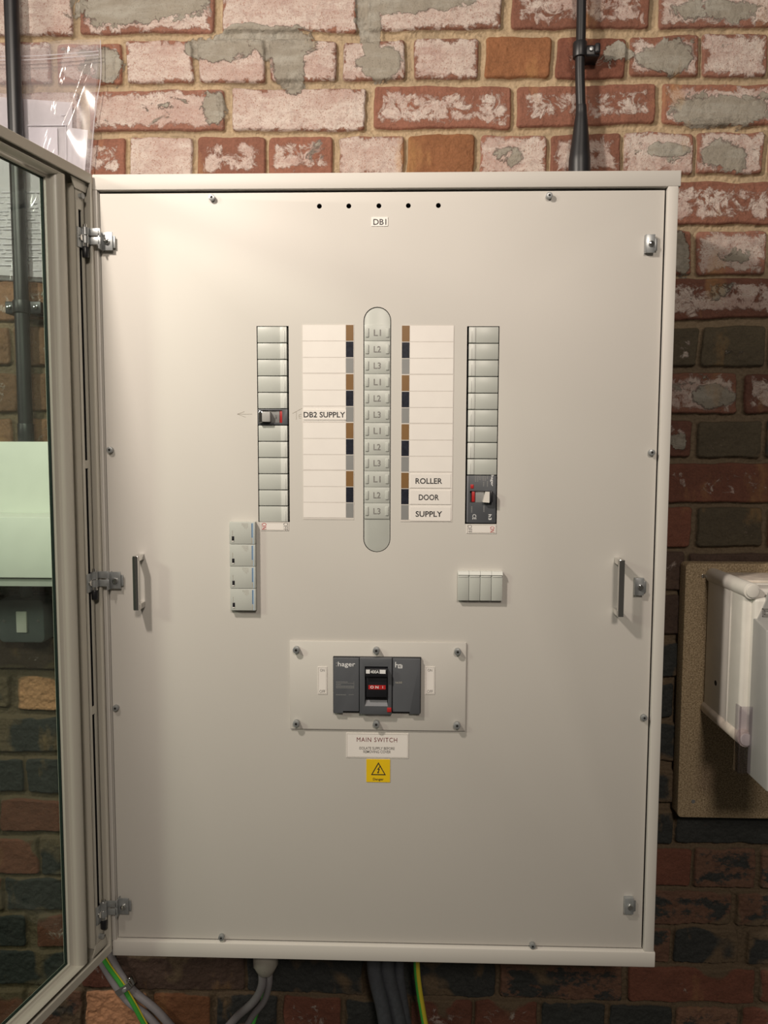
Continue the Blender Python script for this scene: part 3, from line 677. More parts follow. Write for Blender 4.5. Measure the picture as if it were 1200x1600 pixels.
def outline(o, x0, y0, x1, y1, mt, Y=PY, th=.0009, wd=.0005):
    m = MB(); a, b = at(x0, y0, Y), at(x1, y1, Y)
    for q in ((a.x, b.x, a.z - wd, a.z), (a.x, b.x, b.z, b.z + wd), (a.x, a.x + wd, b.z, a.z), (b.x - wd, b.x, b.z, a.z)): m.box(q[0], q[1], Y - th - .0001, Y - th + .0002, q[2], q[3])
    m.build('printed_border', M[mt], o, smooth=False)
o = sticker(407.5, 815.5, 451, 829, 'switch_label', 'narrow ON/OFF label with ON at the left end, under the left slot'); ink(o, 'ON', 413, 822, 10, 7, 'red', 90); ink(o, 'OFF', 446.5, 822.5, 12, 7, 'ink_grey', 90)
outline(o, 408.5, 816.5, 450, 828, 'ink_soft')
o = sticker(729, 819, 775, 833.5, 'switch_label', 'narrow OFF/ON label with ON at the right end, under the right slot'); ink(o, 'OFF', 734, 826, 12, 6.5, 'ink_grey', 90); ink(o, 'ON', 769, 827, 9, 6.5, 'red', 90)
outline(o, 730, 820, 774, 832.5, 'ink_soft')

# ------------------------------------------------------------------ modules
a, b = at(358, 815.5, -.008), at(400.5, 954.5, -.008); hh = (a.z - b.z) / 4; cxm = (a.x + b.x) / 2; hw = (b.x - a.x) / 2
e = empty('din_module', (cxm, PY, a.z - hh / 2))
m = MB().box(cxm - hw, cxm + hw - .0008, PY - .0105, PY, a.z - hh + .0003, a.z - .0002, .0007); m.box(cxm - hw - .0012, cxm - hw + .002, PY - .0050, PY, a.z - hh, a.z, .0006)
m.build('housing', M['grey_plastic'], e)
yf = PY - .0107
MB().box(cxm + hw - .0062, cxm + hw - .0045, yf, yf + .0003, a.z - hh * .70, a.z - .0020).build('blue_stripe', M['blue'], e)
MB().box(cxm + hw - .0044, cxm + hw - .0032, yf, yf + .0003, a.z - hh * .98, a.z - .0010).build('pale_stripe', M['pale_blue'], e)
m = MB()
for k in range(7): m.box(cxm + hw - .0062, cxm + hw - .0046, yf, yf + .0003, a.z - hh * (.73 + .032 * k) - .0007, a.z - hh * (.73 + .032 * k))
for col_, (dx, n) in enumerate([(-.0125, 6), (-.0145, 8), (-.0165, 7), (-.0185, 5), (-.0205, 3)]):
    for k in range(n): m.box(cxm + hw + dx, cxm + hw + dx + .0007, yf, yf + .0003, a.z - .0018 - .0012 * k - .0007, a.z - .0018 - .0012 * k)
for k in range(8): m.box(cxm - hw + .0042, cxm - hw + .0050, yf, yf + .0003, a.z - hh * .38 - .0010 * k - .0006, a.z - hh * .38 - .0010 * k)
m.build('small_print', M['ink_soft'], e, smooth=False)
MB().box(cxm - hw + .0036, cxm - hw + .0072, yf - .0002, yf + .001, a.z - hh * .84, a.z - hh * .64, .0002).build('indicator', M['mccb_dark'], e)
MB().box(cxm - hw + .0038, cxm - hw + .0068, yf - .0006, yf + .001, a.z - hh * .885, a.z - hh * .845, .0002).build('indicator_lip', M['white_label'], e)
ml = ['pale grey module with a blue stripe, uppermost of the column of four', 'pale grey blue-striped module, second down in the column of four', 'pale grey blue-striped module, third down in the column of four', 'pale grey blue-striped module at the bottom of the column of four']
tag(e, ml[0], 'module', 'blue striped modules in a column')
for k in range(1, 4): tag(copy_thing(e, (0, 0, -hh * k)), ml[k])

a, b = at(715.5, 893, -.006), at(785, 939, -.006); wq = (b.x - a.x) / 4
e = empty('blank_module', (a.x + wq / 2, PY, (a.z + b.z) / 2))
x0, x1 = a.x + .0002, a.x + wq - .0002
MB().box(x0, x1, PY - .0085, PY, b.z, a.z - .004, .0006).build('housing', M['grey_plastic'], e)
m = MB(); m.hull([(x0, PY - .0102, a.z - .0050), (x1, PY - .0102, a.z - .0050), (x1, PY - .0080, a.z), (x0, PY - .0080, a.z), (x0, PY, a.z - .0050), (x1, PY, a.z - .0050), (x1, PY, a.z), (x0, PY, a.z)]); m.box(x0 + .001, x1 - .001, PY - .0092, PY, a.z - .0085, a.z - .0062, .0003)
m.build('lip', M['grey_plastic_light'], e)
ml = ['leftmost narrow pale grey blank module in the row of four', 'second narrow pale grey blank module from the left in the row', 'third narrow pale grey blank module from the left in the row', 'rightmost narrow pale grey blank module in the row of four']
tag(e, ml[0], 'module', 'blank modules in a row')
for k in range(1, 4): tag(copy_thing(e, (wq * k, 0, 0)), ml[k])

# ------------------------------------------------------------------ main switch
a, b = at(452.5, 1001.5, 0), at(727, 1142.5, 0)
e = empty('switch_surround', ((a.x + b.x) / 2, PY, b.z)); tag(e, 'rectangular cream plate held by six bolts around the main switch', 'plate')
Y2 = PY - .0032
MB().box(a.x, b.x, Y2, PY, b.z, a.z, .0007).build('plate', M['cream'], e)
for (x, y) in [(463, 1015), (588, 1016), (715, 1018), (463, 1130), (588, 1131), (714, 1133)]: screw(x, y, e, .0051, .0085, Y2, 'bolt')
YM = Y2 - .0085
a, b = at(520, 1027, YM), at(657.5, 1117, YM)
e = empty('main_switch', ((a.x + b.x) / 2, Y2, b.z)); tag(e, 'slate grey 400A main switch with black handle in the on position', 'switch')
s1, s2 = at(561.5, 1070, YM).x, at(612.5, 1070, YM).x
MB().box(a.x, b.x, YM + .004, Y2, b.z + .001, a.z, .0005).build('base', M['mccb_dark'], e)
def wing(x0, x1, n0, n1, nm):
    m = MB().box(x0, x1, YM, Y2, b.z + .0008, a.z - .0012, .0008); c = MB().box(n0, n1, YM - .01, YM + .006, b.z - .01, b.z + .0045); m.cut(c); return m.build(nm, M['mccb'], e)
wing(a.x + .0008, s1 - .0006, at(536, 1100, YM).x, s1 + .01, 'side_cover'); wing(s2 + .0010, b.x - .0012, s2 - .01, at(640, 1100, YM).x, 'side_cover')
m = MB().box(s1 + .0004, s2 - .0002, YM - .0015, Y2, b.z, a.z - .0004, .0010)
hx0, hx1 = at(570, 1070, YM).x, at(606, 1070, YM).x; hz1, hz0 = at(588, 1041, YM).z, at(588, 1103, YM).z
m.cut(MB().box(hx0, hx1, YM - .02, YM + .007, hz0, hz1)); m.build('centre_cover', M['mccb'], e)
MB().box(hx0, hx1, YM + .0068, YM + .0075, hz0, hz1).build('recess', M['mccb_dark'], e)
q0, q1 = at(588, 1092, YM).z, at(588, 1103, YM).z
MB().hull([(hx0, YM - .001, q1), (hx1, YM - .001, q1), (hx1 - .002, YM + .006, q0), (hx0 + .002, YM + .006, q0), (hx0, YM + .0068, q1), (hx1, YM + .0068, q1), (hx1 - .002, YM + .0068, q0), (hx0 + .002, YM + .0068, q0)]).build('recess_ramp', M['mccb_rim'], e)
# handle
yh = YM - .012; kz1, kz0 = at(588, 1046, yh).z, at(588, 1092, yh).z; kx0, kx1 = at(571, 1070, yh).x, at(605.5, 1070, yh).x; kr = at(588, 1058, yh).z
hd = MB().box(kx0 + .001, kx1 - .001, YM - .005, YM + .006, kz0, kr, .001).build('handle', M['mccb_dark'], e)
MB().box(kx0, kx1, yh, YM + .006, kr, kz1, .0012).build('handle_grip', M['mccb_dark'], hd)
pz1, pz0 = at(588, 1046.5, yh).z, at(588, 1052.5, yh).z
rt = MB().box(kx0 + .0008, kx1 - .003, yh - .0003, yh + .0004, pz0, pz1).build('rating_plate', M['white_ink'], hd)
MB().box(at(578, 1050, yh).x, at(593, 1050, yh).x, yh - .0005, yh, pz0, pz1).build('rating_field', M['ink'], hd)
c = at(585.6, 1049.6, yh); letters('lettering', '400A', M['white_ink'], hd, (c.x, yh - .0006, c.z), .0125, .0048, bold=.02)
rz1, rz0 = at(588, 1070.5, YM - .005).z, at(588, 1077, YM - .005).z
MB().box(kx0 + .0042, kx1 - .003, YM - .0056, YM - .004, rz0, rz1).build('on_flag', M['red_plastic'], hd)
c = at(585, 1073.7, YM - .0056); letters('lettering', 'O N', M['white_ink'], hd, (c.x, YM - .0058, c.z), .0125, .0040, bold=.02)
c = at(598, 1073.7, YM - .0056); letters('lettering', 'I', M['white_ink'], hd, (c.x, YM - .0058, c.z), .0007, .0034)
c = at(608.5, 1108.5, YM); MB().box(c.x - .0036, c.x + .0030, YM - .0030, YM, c.z - .0034, c.z + .0034, .0005).build('trip_button', M['red_plastic'], e)
def LM(px, py): q = at(px, py, YM); return (q.x, YM - .0001, q.z)
letters('logo', 'hager', M['white_ink'], e, LM(541.5, 1038.8), w=.0262, h=.0092, bold=.006)
m = MB()
for py in (1036, 1040.5): q = at(526, py, YM); m.box(q.x - .0009, q.x + .0009, YM - .0002, YM + .0003, q.z - .0010, q.z + .0010)
for (x0, x1, y, th) in [(525, 543, 1065.5, .0012), (525, 553, 1067.5, .0004), (525, 533, 1069.5, .0012), (525, 553, 1071.6, .0004), (525, 553, 1073.2, .0012), (525, 553, 1075, .0004), (525, 541, 1085.5, .0012), (545, 553, 1085.5, .0008)]:
    q0, q1 = at(x0, y, YM), at(x1, y, YM); xx = q0.x
    if th > .0005:
        while xx < q1.x: m.box(xx, xx + .0008, YM - .0001, YM + .0003, q0.z - th / 2, q0.z + th / 2); xx += .0013
    else: m.box(q0.x, q1.x, YM - .0001, YM + .0003, q0.z - th / 2, q0.z + th / 2)
q0, q1 = at(553, 1064.5, YM), at(553, 1075, YM); m.box(q0.x - .0002, q0.x + .0002, YM - .0001, YM + .0003, q1.z, q0.z)
m.build('rating_print', M['grey_marker'], e, smooth=False)
m = MB()   # h3 mark: an h and a squared 3
q = at(620.5, 1039, YM); u = .00105
def bar(x0, x1, z0, z1): m.box(q.x + x0 * u, q.x + x1 * u, YM - .0002, YM + .0003, q.z + z0 * u, q.z + z1 * u)
bar(-2.8, -1.6, -3.6, 4.4); bar(-1.6, 1.8, -.2, 1.0); bar(1.2, 2.4, -3.6, 1.0); bar(2.4, 7.4, -.2, 1.0); bar(6.4, 7.6, -3.8, 1.0); bar(1.2, 7.4, -4.8, -3.6); bar(3.4, 6.4, -2.2, -1.2)
m.build('logo_mark', M['white_ink'], e, smooth=False)
letters('lettering', 'h630', M['ink_soft'], e, LM(623, 1066.5), w=.0098, h=.0030)

for (x0, x1, side) in ((496.5, 511, 'left'), (664.5, 679, 'right')):
    o = sticker(x0, 1041.5, x1, 1084.5, 'switch_label', 'upright white ON over OFF label just %s of the main switch' % side, Y=Y2)
    cxp = (x0 + x1) / 2; ink(o, 'ON', cxp, 1047, 7, 4.2, 'ink_grey', Y=Y2); ink(o, 'OFF', cxp, 1080, 9, 4.6, 'ink_grey', Y=Y2); outline(o, x0 + 1, 1042.5, x1 - 1, 1083.5, 'ink_soft', Y=Y2, wd=.0004)
o = sticker(541, 1145, 638, 1184.5, 'warning_label', 'white MAIN SWITCH label below the cream switch plate'); outline(o, 542, 1146, 637, 1183.5, 'ink_soft')
ink(o, 'MAIN SWITCH', 589, 1155.5, 64, 7.2, 'dark_red', space=1.15); ink(o, 'ISOLATE SUPPLY BEFORE\nREMOVING COVER', 589, 1171.5, 56, 10.2, 'ink_grey', bold=.01)
o = sticker(572.5, 1186, 609.5, 1222, 'warning_label', 'square yellow danger label with a black triangle and bolt', 'yellow')
m = MB(); c = at(591.3, 1203, PY); yy = PY - .0010
tri = [(0, .0128), (-.0115, -.0078), (.0115, -.0078)]; tin = [(0, .0098), (-.0092, -.0064), (.0092, -.0064)]
for k in range(3):
    A2, B2, C2, D2 = tri[k], tri[(k + 1) % 3], tin[(k + 1) % 3], tin[k]
    m.prism([(c.x + p_[0], c.z + p_[1]) for p_ in (A2, B2, C2, D2)], yy - .0001, yy + .0002)
m.prism([(c.x + x_, c.z + z_) for x_, z_ in ((.0022, .0065), (-.0022, .0010), (.0002, .0008), (-.0012, -.0032), (-.0020, -.0026), (-.0010, -.0056), (.0014, -.0034), (.0002, -.0034), (.0022, .0020), (.0004, .0022), (.0034, .0064))], yy - .0001, yy + .0002)
m.build('hazard_symbol', M['ink'], o, smooth=False)
ink(o, 'Danger', 591, 1217.6, 17, 5, 'ink', bold=.01)

# ------------------------------------------------------------------ cables above the cabinet
Yc = WY - .035
def pt(px, py, Y): return tuple(at(px, py, Y))
e = empty('armoured_cable', pt(907, 262, Yc)); tag(e, 'black armoured cable with a tapering boot, clipped above the right of the cabinet', 'cable')
MB().tube([pt(912, -420, Yc), pt(909, -140, Yc), pt(908.5, 0, Yc), pt(907.5, 60, Yc), pt(906, 100, Yc), pt(907, 150, Yc), pt(908, 178, Yc)], .0078, 18).build('sheath', M['black_soft'], e)
MB().tube([pt(908, 165, Yc), pt(908, 178, Yc), pt(907, 215, Yc), pt(905.5, 250, Yc), pt(905.5, 285, Yc)], [.0084, .0092, .0135, .0175, .0180], 20).build('boot', M['black_soft'], e)
e = empty('cable_clip', pt(910, 76, Yc)); tag(e, 'black plastic cable cleat with side screw gripping the armoured cable', 'clip')
p = at(905, 78, Yc); m = MB()
m.cyl((p.x + .001, Yc, p.z - .0125), (p.x + .001, Yc, p.z + .0115), .0112, n=24, bev=.001); m.box(p.x + .008, p.x + .034, Yc - .002, WY - .004, p.z - .0105, p.z + .0075, .0035, 3); m.box(p.x + .024, p.x + .033, Yc - .008, Yc + .002, p.z - .008, p.z + .008, .003, 3)
m.build('cleat', M['black_soft'], e)
q = at(924.5, 75, Yc - .006); MB().cyl((q.x, Yc - .001, q.z), (q.x, Yc - .005, q.z), .0034, n=16, bev=.0006).build('clip_screw', M['zinc'], e)

# ------------------------------------------------------------------ left: conduit, saddle, bag, trunking, switch
Yd = WY - .040
e = empty('conduit', pt(33, 690, Yd)); tag(e, 'upright black conduit beside the bag of papers, running down behind the open glass door', 'conduit')
cxc = at(21, 100, Yd).x; zt_ = at(20, -420, Yd).z; zb_ = at(34, 692, Yd).z
MB().cyl((cxc, Yd, zt_), (cxc, Yd, zb_), .0118, n=32).build('tube', M['black_soft'], e)
MB().cyl((cxc, Yd, at(33, 662, Yd).z), (cxc, Yd, zb_), .0132, n=32, bev=.0008).build('coupler', M['black_soft'], e)
z = at(33, 480, Yd).z
e = empty('conduit_saddle', (cxc, WY, z)); tag(e, 'black saddle strap with two screws holding the conduit to the bricks', 'bracket')
m = MB(); m.cyl((cxc, Yd, z - .0105), (cxc, Yd, z + .0105), .0142, n=28, bev=.001)
m.box(cxc - .030, cxc + .032, Yd + .002, Yd + .007, z - .0105, z + .0105, .002); m.box(cxc - .030, cxc - .012, Yd + .004, WY - .004, z - .0105, z + .0105, .003); m.box(cxc + .012, cxc + .032, Yd + .004, WY - .004, z - .0105, z + .0105, .003)
m.build('strap', M['black_soft'], e)
for dx in (-.0225, .0235): MB().cyl((cxc + dx, Yd + .002, z), (cxc + dx, Yd - .001, z), .0036, n=16, bev=.0008).build('saddle_screw', M['chrome'], e)

# clear bag
Yb = WY - .020
def sheet_mesh(pts_top, pts_bot, nx, nz, fy):
    m = MB(); g = []
    for j in range(nz + 1):
        v = j / nz; row = []
        for i in range(nx + 1):
            u = i / nx; x = (pts_top[0] * (1 - u) + pts_top[2] * u) * (1 - v) + (pts_bot[0] * (1 - u) + pts_bot[2] * u) * v; zz = (pts_top[1] * (1 - u) + pts_top[3] * u) * (1 - v) + (pts_bot[1] * (1 - u) + pts_bot[3] * u) * v
            row.append(m.bm.verts.new((x, fy(u, v), zz)))
        g.append(row)
    for j in range(nz):
        for i in range(nx): m.bm.faces.new([g[j][i], g[j + 1][i], g[j + 1][i + 1], g[j][i + 1]])
    return m
TL, TR, BL, BR = at(-45, 72, Yb), at(157, 63, Yb), at(-38, 436, Yb), at(128, 443, Yb)
def crease(u, v):
    a = .0028 * math.sin(9 * u + 5 * v) * math.sin(3.1 * v + 1) + .0022 * math.sin(17 * u - 21 * v + 2) * math.exp(-((u - .8 + .35 * v) / .25) ** 2)
    a *= .8; a += .0040 * math.exp(-((u - (.985 - .62 * v)) / .02) ** 2) * (v > .06) - .003 * math.exp(-((u - (.80 - .35 * v)) / .025) ** 2)
    a += .0010 * math.sin(48 * v + 3 * u) * math.exp(-((v - .1) / .07) ** 2)
    if v > .72: a += .0016 * math.sin(14 * (u + v)) * math.sin(22 * (u - .6 * v))
    return a
e = empty('plastic_bag', tuple((TL + TR) / 2)); tag(e, 'clear plastic bag of papers hung against the bricks behind the conduit', 'bag')
top_, bot_ = (TL.x, TL.z, TR.x, TR.z), (BL.x, BL.z, BR.x, BR.z)
sheet_mesh(top_, bot_, 110, 160, lambda u, v: Yb - .004 - .004 * math.sin(math.pi * u) * math.sin(math.pi * min(v * 1.1, 1)) - crease(u, v)).build('front_film', M['bag'], e)
sheet_mesh(top_, bot_, 20, 20, lambda u, v: Yb + .004).build('back_film', M['bag'], e)
m = MB(); zz_ = TR.z
for dz in (.020, .026): m.tube([(TL.x + .002, Yb - .0065, TL.z - dz), ((TL.x + TR.x) / 2, Yb - .0075, (TL.z + TR.z) / 2 - dz - .004), (TR.x - .001, Yb - .0055, TR.z - dz)], .0009, 6)
m.tube([(TR.x, Yb - .001, TR.z), (TR.x - .001, Yb - .001, TR.z - .06), (BR.x * .35 + TR.x * .65, Yb - .001, BR.z * .35 + TR.z * .65), (BR.x, Yb, BR.z)], .0009, 6)
m.build('seal', M['bag_seal'], e)
def paper(name, tl, tr, bl, br, dy, label):
    a, b, c, d = (at(*q, Yb) for q in (tl, tr, bl, br))
    m = sheet_mesh((a.x, a.z, b.x, b.z), (c.x, c.z, d.x, d.z), 16, 24, lambda u, v: Yb - dy - .0012 * math.sin(5 * u + 3 * v))
    bmesh.ops.solidify(m.bm, geom=m.bm.faces[:], thickness=.0003)
    return tag(m.build(name, M['paper'], smooth=True), label, 'paper')
o = paper('paper_sheet', (-40, 150), (113, 160), (-34, 428), (112, 436), .0012, 'large white sheet of paper inside the clear bag, left of the smaller one')
m = MB()
for (x0, y0, x1, y1) in [(44, 196, 105, 197.2), (44, 196, 45.2, 262), (104, 197, 105, 262), (96, 180, 104, 181), (46, 201, 92, 246)]:
    a, b = at(x0, y0, Yb), at(x1, y1, Yb); m.box(a.x, b.x, Yb - .0030, Yb - .0027, b.z, a.z)
y = 300
rr = random.Random(3)
while y < 425:
    x = -10
    while x < 108:
        ln = rr.uniform(4, 22)
        if rr.random() < .75:
            a, b = at(x, y, Yb), at(min(x + ln, 109), y + rr.choice((1.0, 1.4, 2.0)), Yb); m.box(a.x, b.x, Yb - .0030, Yb - .0027, b.z, a.z)
        x += ln + rr.uniform(1, 5)
    y += rr.uniform(4.5, 9)
m.build('faint_print', M['paper_grey'], o, smooth=False)
paper('paper_sheet', (108, 200), (137, 203), (104, 400), (124, 402), .0002, 'small white sheet of paper tucked at the right side of the clear bag')

# white stepped trunking box seen through the glass
e = empty('trunking_box', pt(0, 915, .1)); tag(e, 'white stepped trunking box under the conduit, seen through the glass door', 'trunking')
zt_, zmid = at(40, 690, .12).z, at(40, 808, .03).z
xr_ = -.4420
MB().box(-1.2, xr_, .12, WY - .006, zmid - .02, zt_, .0015).build('upper_section', M['trunk'], e)
zb_ = at(40, 903, .03).z
MB().box(-1.2, xr_, .03, WY - .006, zb_, zmid, .0015).build('lower_section', M['trunk'], e)
MB().box(-1.2, xr_, .036, WY - .006, at(40, 916, .036).z, zb_).build('bottom_lip', M['trunk_edge'], e)

Ys = .150
a, b = at(-4, 936, Ys), at(70, 1005, Ys)
e = empty('switch_box', ((a.x + b.x) / 2, WY, b.z)); tag(e, 'grey metal clad switch with a cream rocker below the white trunking', 'switch')
def rrect(x0, x1, z0, z1, r, n=6):
    out = []
    for (cx_, cz_, a0) in ((x1 - r, z1 - r, 0), (x0 + r, z1 - r, 90), (x0 + r, z0 + r, 180), (x1 - r, z0 + r, 270)):
        for k in range(n + 1): t = R(a0 + 90 * k / n); out.append((cx_ + r * math.cos(t), cz_ + r * math.sin(t)))
    return out
MB().prism(rrect(a.x, b.x, b.z, a.z, .009), Ys, WY - .004, .004).build('face_plate', M['steel_box'], e)
q0, q1 = at(26, 955, Ys), at(43, 988, Ys); MB().box(q0.x, q1.x, Ys - .0035, Ys + .002, q1.z, q0.z, .0009).build('rocker', M['white_plastic'], e)
for px in (7, 60): q = at(px, 970, Ys); MB().cyl((q.x, Ys + .001, q.z), (q.x, Ys - .0015, q.z), .0028, n=14, bev=.0004).build('face_screw', M['chrome'], e)
q = at(41, 925, .17); MB().cyl((q.x, .17, a.z - .003), (q.x, .17, at(40, 916, .036).z + .01), .010, n=24).build('conduit_stub', M['steel_box'], e)

# ------------------------------------------------------------------ cables below
zc = .0
def cable(name, pts, r, mt, label, cat='cable', group=None, n=14): return tag(MB().tube(pts, r, n).build(name, M[mt]), label, cat, group)
Yk = WY - .022
cable('flex_cable', [pt(128, 1440, Yk), pt(158, 1502, Yk), pt(196, 1560, Yk), pt(235, 1592, Yk), pt(268, 1640, Yk), pt(284, 1730, Yk), pt(286, 1900, Yk)], .0068, 'cable_grey', 'grey cable at bottom left, lower of the two beside the green earth wire')
cable('flex_cable', [pt(150, 1440, Yk), pt(178, 1505, Yk), pt(205, 1545, Yk), pt(250, 1584, Yk), pt(290, 1640, Yk), pt(306, 1730, Yk), pt(308, 1900, Yk)], .0072, 'cable_grey', 'grey cable at bottom left, upper of the two beside the green earth wire')
e = empty('earth_wire', pt(190, 1530, Yk - .006)); tag(e, 'green and yellow earth wire between two grey cables at bottom left', 'cable')
P1 = [(142, 1455), (163, 1500), (192, 1542), (217, 1585), (236, 1630), (254, 1740), (258, 1900)]
MB().tube([pt(x, y, Yk - .007) for x, y in P1], .0045, 14).build('green_sheath', M['green'], e)
MB().tube([pt(x + 4, y - 1.2, Yk - .0086) for x, y in P1], .0013, 10).build('yellow_stripe', M['yellow_sheath'], e)
q = at(197, 1541, Yk - .008)
e = empty('cable_saddle', tuple(q)); tag(e, 'shiny metal clip with a screw pinning the cables at bottom left', 'clip')
rot = Matrix.Rotation(R(-38), 4, 'Y')
m = MB(); m.box(q.x - .019, q.x + .016, q.y - .008, q.y - .0060, q.z - .0055, q.z + .0055, .0008, rot=rot); m.cyl((q.x + .010, q.y + .004, q.z + .002), (q.x + .004, q.y + .004, q.z + .016), .0085, .0075, n=20, bev=.001); m.box(q.x - .003, q.x + .012, q.y - .0095, q.y - .006, q.z - .002, q.z + .010, .0014, rot=rot)
m.build('strap', M['chrome'], e); MB().cyl((q.x + .0005, q.y - .006, q.z), (q.x + .0005, q.y - .0125, q.z), .0038, n=16, bev=.0006).build('clip_screw', M['zinc'], e)

# gland and its two cables
g = at(415, 1500, .040)
e = empty('cable_gland', (g.x, .040, 0)); tag(e, 'grey domed cable gland under the cabinet at lower left', 'gland')
MB().cyl((g.x, .040, .002), (g.x, .040, -.014), .0225, n=6, bev=.001).build('locknut', M['gland'], e)
m = MB().cyl((g.x, .040, -.012), (g.x, .040, -.040), .0205, n=12, bev=.001); m.cyl((g.x, .040, -.040), (g.x, .040, -.054), .0195, .0125, n=24, bev=.001); m.build('dome', M['gland'], e)
cable('gland_cable', [(g.x - .0065, .040, -.045), pt(409, 1540, .050), pt(396, 1565, .070), pt(367, 1592, .10), pt(348, 1625, .12), pt(338, 1720, .15), pt(336, 1900, .16)], .0066, 'cable_grey', 'grey cable leaving the gland, left one of the pair')
cable('gland_cable', [(g.x + .0065, .040, -.045), pt(420, 1540, .056), pt(412, 1565, .080), pt(392, 1592, .11), pt(374, 1632, .13), pt(364, 1730, .155), pt(362, 1900, .165)], .0054, 'cable_grey', 'grey cable leaving the gland, right one of the pair')
cable('earth_wire', [pt(428, 1440, .17), pt(420, 1515, .17), pt(411, 1560, .17), pt(399, 1590, .17), pt(392, 1625, .17), pt(388, 1730, .175), pt(388, 1900, .175)], .0035, 'green', 'thin green wire behind the grey gland cables')
for k, (x0, x1, x2, x3, r) in enumerate([(583, 587, 597, 606, .0125), (603, 607, 617, 628, .0135), (622, 624, 630, 638, .0095)]):
    cable('supply_cable', [pt(x0, 1420, .12 + k * .012), pt(x0 + 1, 1500, .12 + k * .012), pt(x1, 1530, .12 + k * .012), pt(x2, 1570, .12 + k * .012), pt(x3, 1620, .12 + k * .012), pt(x3 + 24, 1740, .13 + k * .012), pt(x3 + 34, 1900, .13 + k * .012)], r, 'cable_dark', ['left thick slate grey cable dropping below the cabinet centre', 'middle thick slate grey cable dropping below the cabinet centre', 'right slate grey cable dropping below the cabinet centre, by the yellow wire'][k], group='thick supply cables below the cabinet', n=20)
e = empty('earth_wire', pt(652, 1530, .12)); tag(e, 'yellow and green earth wire dropping from the cabinet centre', 'cable')
P1 = [(648, 1440), (650, 1500), (652, 1530), (658, 1570), (668, 1620), (700, 1740), (720, 1900)]
MB().tube([pt(x, y, .12) for x, y in P1], .0050, 14).build('green_sheath', M['green'], e)
MB().tube([pt(x + 1.8, y, .1185) for x, y in P1], .0043, 12).build('yellow_stripe', M['yellow_sheath'], e)

# ------------------------------------------------------------------ right: chipboard backing and isolator
YB = WY - .036
a, b = at(1072, 880, YB), at(1058, 1277, YB); a.x = (a.x + b.x) / 2
e = empty('chipboard_panel', (a.x + .2, WY, b.z)); tag(e, 'chipboard backing panel with rounded corners on the bricks at right', 'board')
MB().prism(rrect(a.x, a.x + .42, b.z, a.z, .008), YB, WY - .010, .0012).build('board', M['chip'], e)
for (x, y) in [(1099, 900), (1083, 1252)]:
    q = at(x, y, YB); MB().cyl((q.x, YB + .001, q.z), (q.x, YB - .0012, q.z), .0036, n=16, bev=.0006).build('board_screw', M['chrome'], e)

IX = at(1106, 901, YB).x; zt1 = at(1106, 897, YB).z; zb1 = at(1096, 1108, YB).z; IW = .20; YS = .069; YL = .014
e = empty('isolator', (IX + IW / 2, YB, zb1)); tag(e, 'white switched isolator box with grey cover on the chipboard at right', 'isolator')
m = MB().box(IX, IX + IW, YS, YB, zb1, zt1, .004, 3); m.build('back_box', M['white_plastic'], e)
m = MB().box(IX, IX + IW, YL + .010, YS - .001, zb1, zt1, .005, 3); m.box(IX + .012, IX + IW - .012, YL - .002, YL + .02, zb1 + .012, zt1 - .012, .006, 3); m.box(IX - .0012, IX + IW + .0012, YS - .003, YS + .003, zb1 - .001, zt1 + .001, .0012)
m.build('lid', M['white_plastic'], e)
for i, (zz, s) in enumerate(((zt1 - .002, 1), (zb1 + .004, -1))):
    for xx in (IX + .008, IX + IW - .008):
        c = MB().cyl((xx, YB, zz), (xx, YL, zz), .0125, n=28, bev=.001).build('corner_post', M['white_plastic'] if s > 0 else M['off_white_dusty'], e)
        MB().cyl((xx, YL + .001, zz), (xx, YL - .003, zz), .0095, n=28, bev=.0008).build('post_cap', M['white_plastic'], c)
MB().box(IX + .02, IX + IW - .02, YS + .01, YB - .004, zt1, zt1 + .004, .001).build('dusty_top', M['off_white_dusty'], e)
CXL = at(1178, 967, YL).x; CZT = at(1178, 965, YL).z; CZB = at(1160, 1209, YL).z; CXR = CXL + .16
yt1, yb1 = -.026, -.050
m = MB(); m.hull([(CXL, yt1, CZT - .010), (CXR, yt1, CZT - .010), (CXR, yb1, CZB), (CXL, yb1, CZB), (CXL, YL + .004, CZT), (CXR, YL + .004, CZT), (CXR, YL + .004, CZB), (CXL, YL + .004, CZB)])
bmesh.ops.bevel(m.bm, geom=m.bm.edges[:], offset=.0025, segments=2, profile=.5, affect='EDGES')
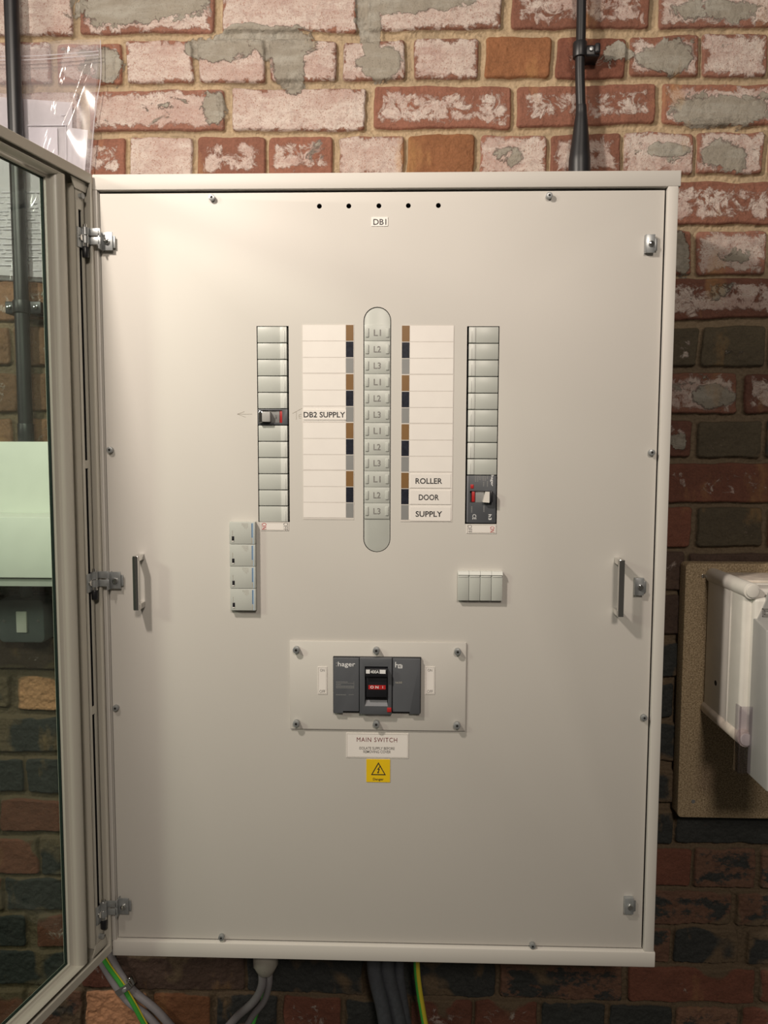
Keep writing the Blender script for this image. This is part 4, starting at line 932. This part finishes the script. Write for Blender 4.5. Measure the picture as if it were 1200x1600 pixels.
gc_ = m.build('grey_cover', M['cover_grey'], e)
# dark blue inset and raised square mark
def cov_y(z): t = (CZT - .010 - z) / (CZT - .010 - CZB); return yt1 * (1 - t) + yb1 * t
z1, z0 = CZT - .020, at(1196, 1102, -.035).z
MB().hull([(CXL + .006, cov_y(z1) - .0008, z1), (CXR - .006, cov_y(z1) - .0008, z1), (CXR - .006, cov_y(z0) - .0008, z0), (CXL + .006, cov_y(z0) - .0008, z0), (CXL + .006, cov_y(z1) + .002, z1), (CXR - .006, cov_y(z1) + .002, z1), (CXR - .006, cov_y(z0) + .002, z0), (CXL + .006, cov_y(z0) + .002, z0)]).build('navy_inset', M['navy'], gc_)
pz = at(1195, 957, YL).z; px_ = at(1195, 957, YL).x
sp_ = MB().hull([(px_ - .013, YL - .005, pz - .012), (px_ + .10, YL - .005, pz - .012), (px_ + .10, YL - .005, pz + .030), (px_ + .004, YL - .005, pz + .030), (px_ - .013, YL + .002, pz - .012), (px_ + .10, YL + .002, pz - .012), (px_ + .10, YL + .002, pz + .030), (px_ + .004, YL + .002, pz + .030)]).build('mark_plate', M['cover_grey'], e)
m = MB()
for hs in (.0062, .0034):
    for q in ((-hs, hs, hs - .0009, hs), (-hs, hs, -hs, -hs + .0009), (-hs, -hs + .0009, -hs, hs), (hs - .0009, hs, -hs, hs)): m.box(px_ + q[0], px_ + q[1], YL - .0062, YL - .004, pz + .001 + q[2], pz + .001 + q[3])
m.build('double_square_mark', M['ink_grey'], e, smooth=False)
# clear flap beside the cover
fx0 = at(1150, 1150, YL).x; fz1, fz0 = at(1155, 1101, YL).z, at(1147, 1206, YL - .004).z
m = MB().box(fx0, fx0 + .040, YL - .010, YL - .008, fz0, fz1, .0005); m.box(fx0, fx0 + .0025, YL - .010, YL + .006, fz0, fz1, .0005); m.build('clear_flap', M['clear'], e)
q = at(1114, 1063, .12); m = MB().cyl((IX - .0004, .115, q.z - .003), (IX + .003, .115, q.z - .003), .0045, n=14); m.build('drill_hole', M['black_hole'], e)
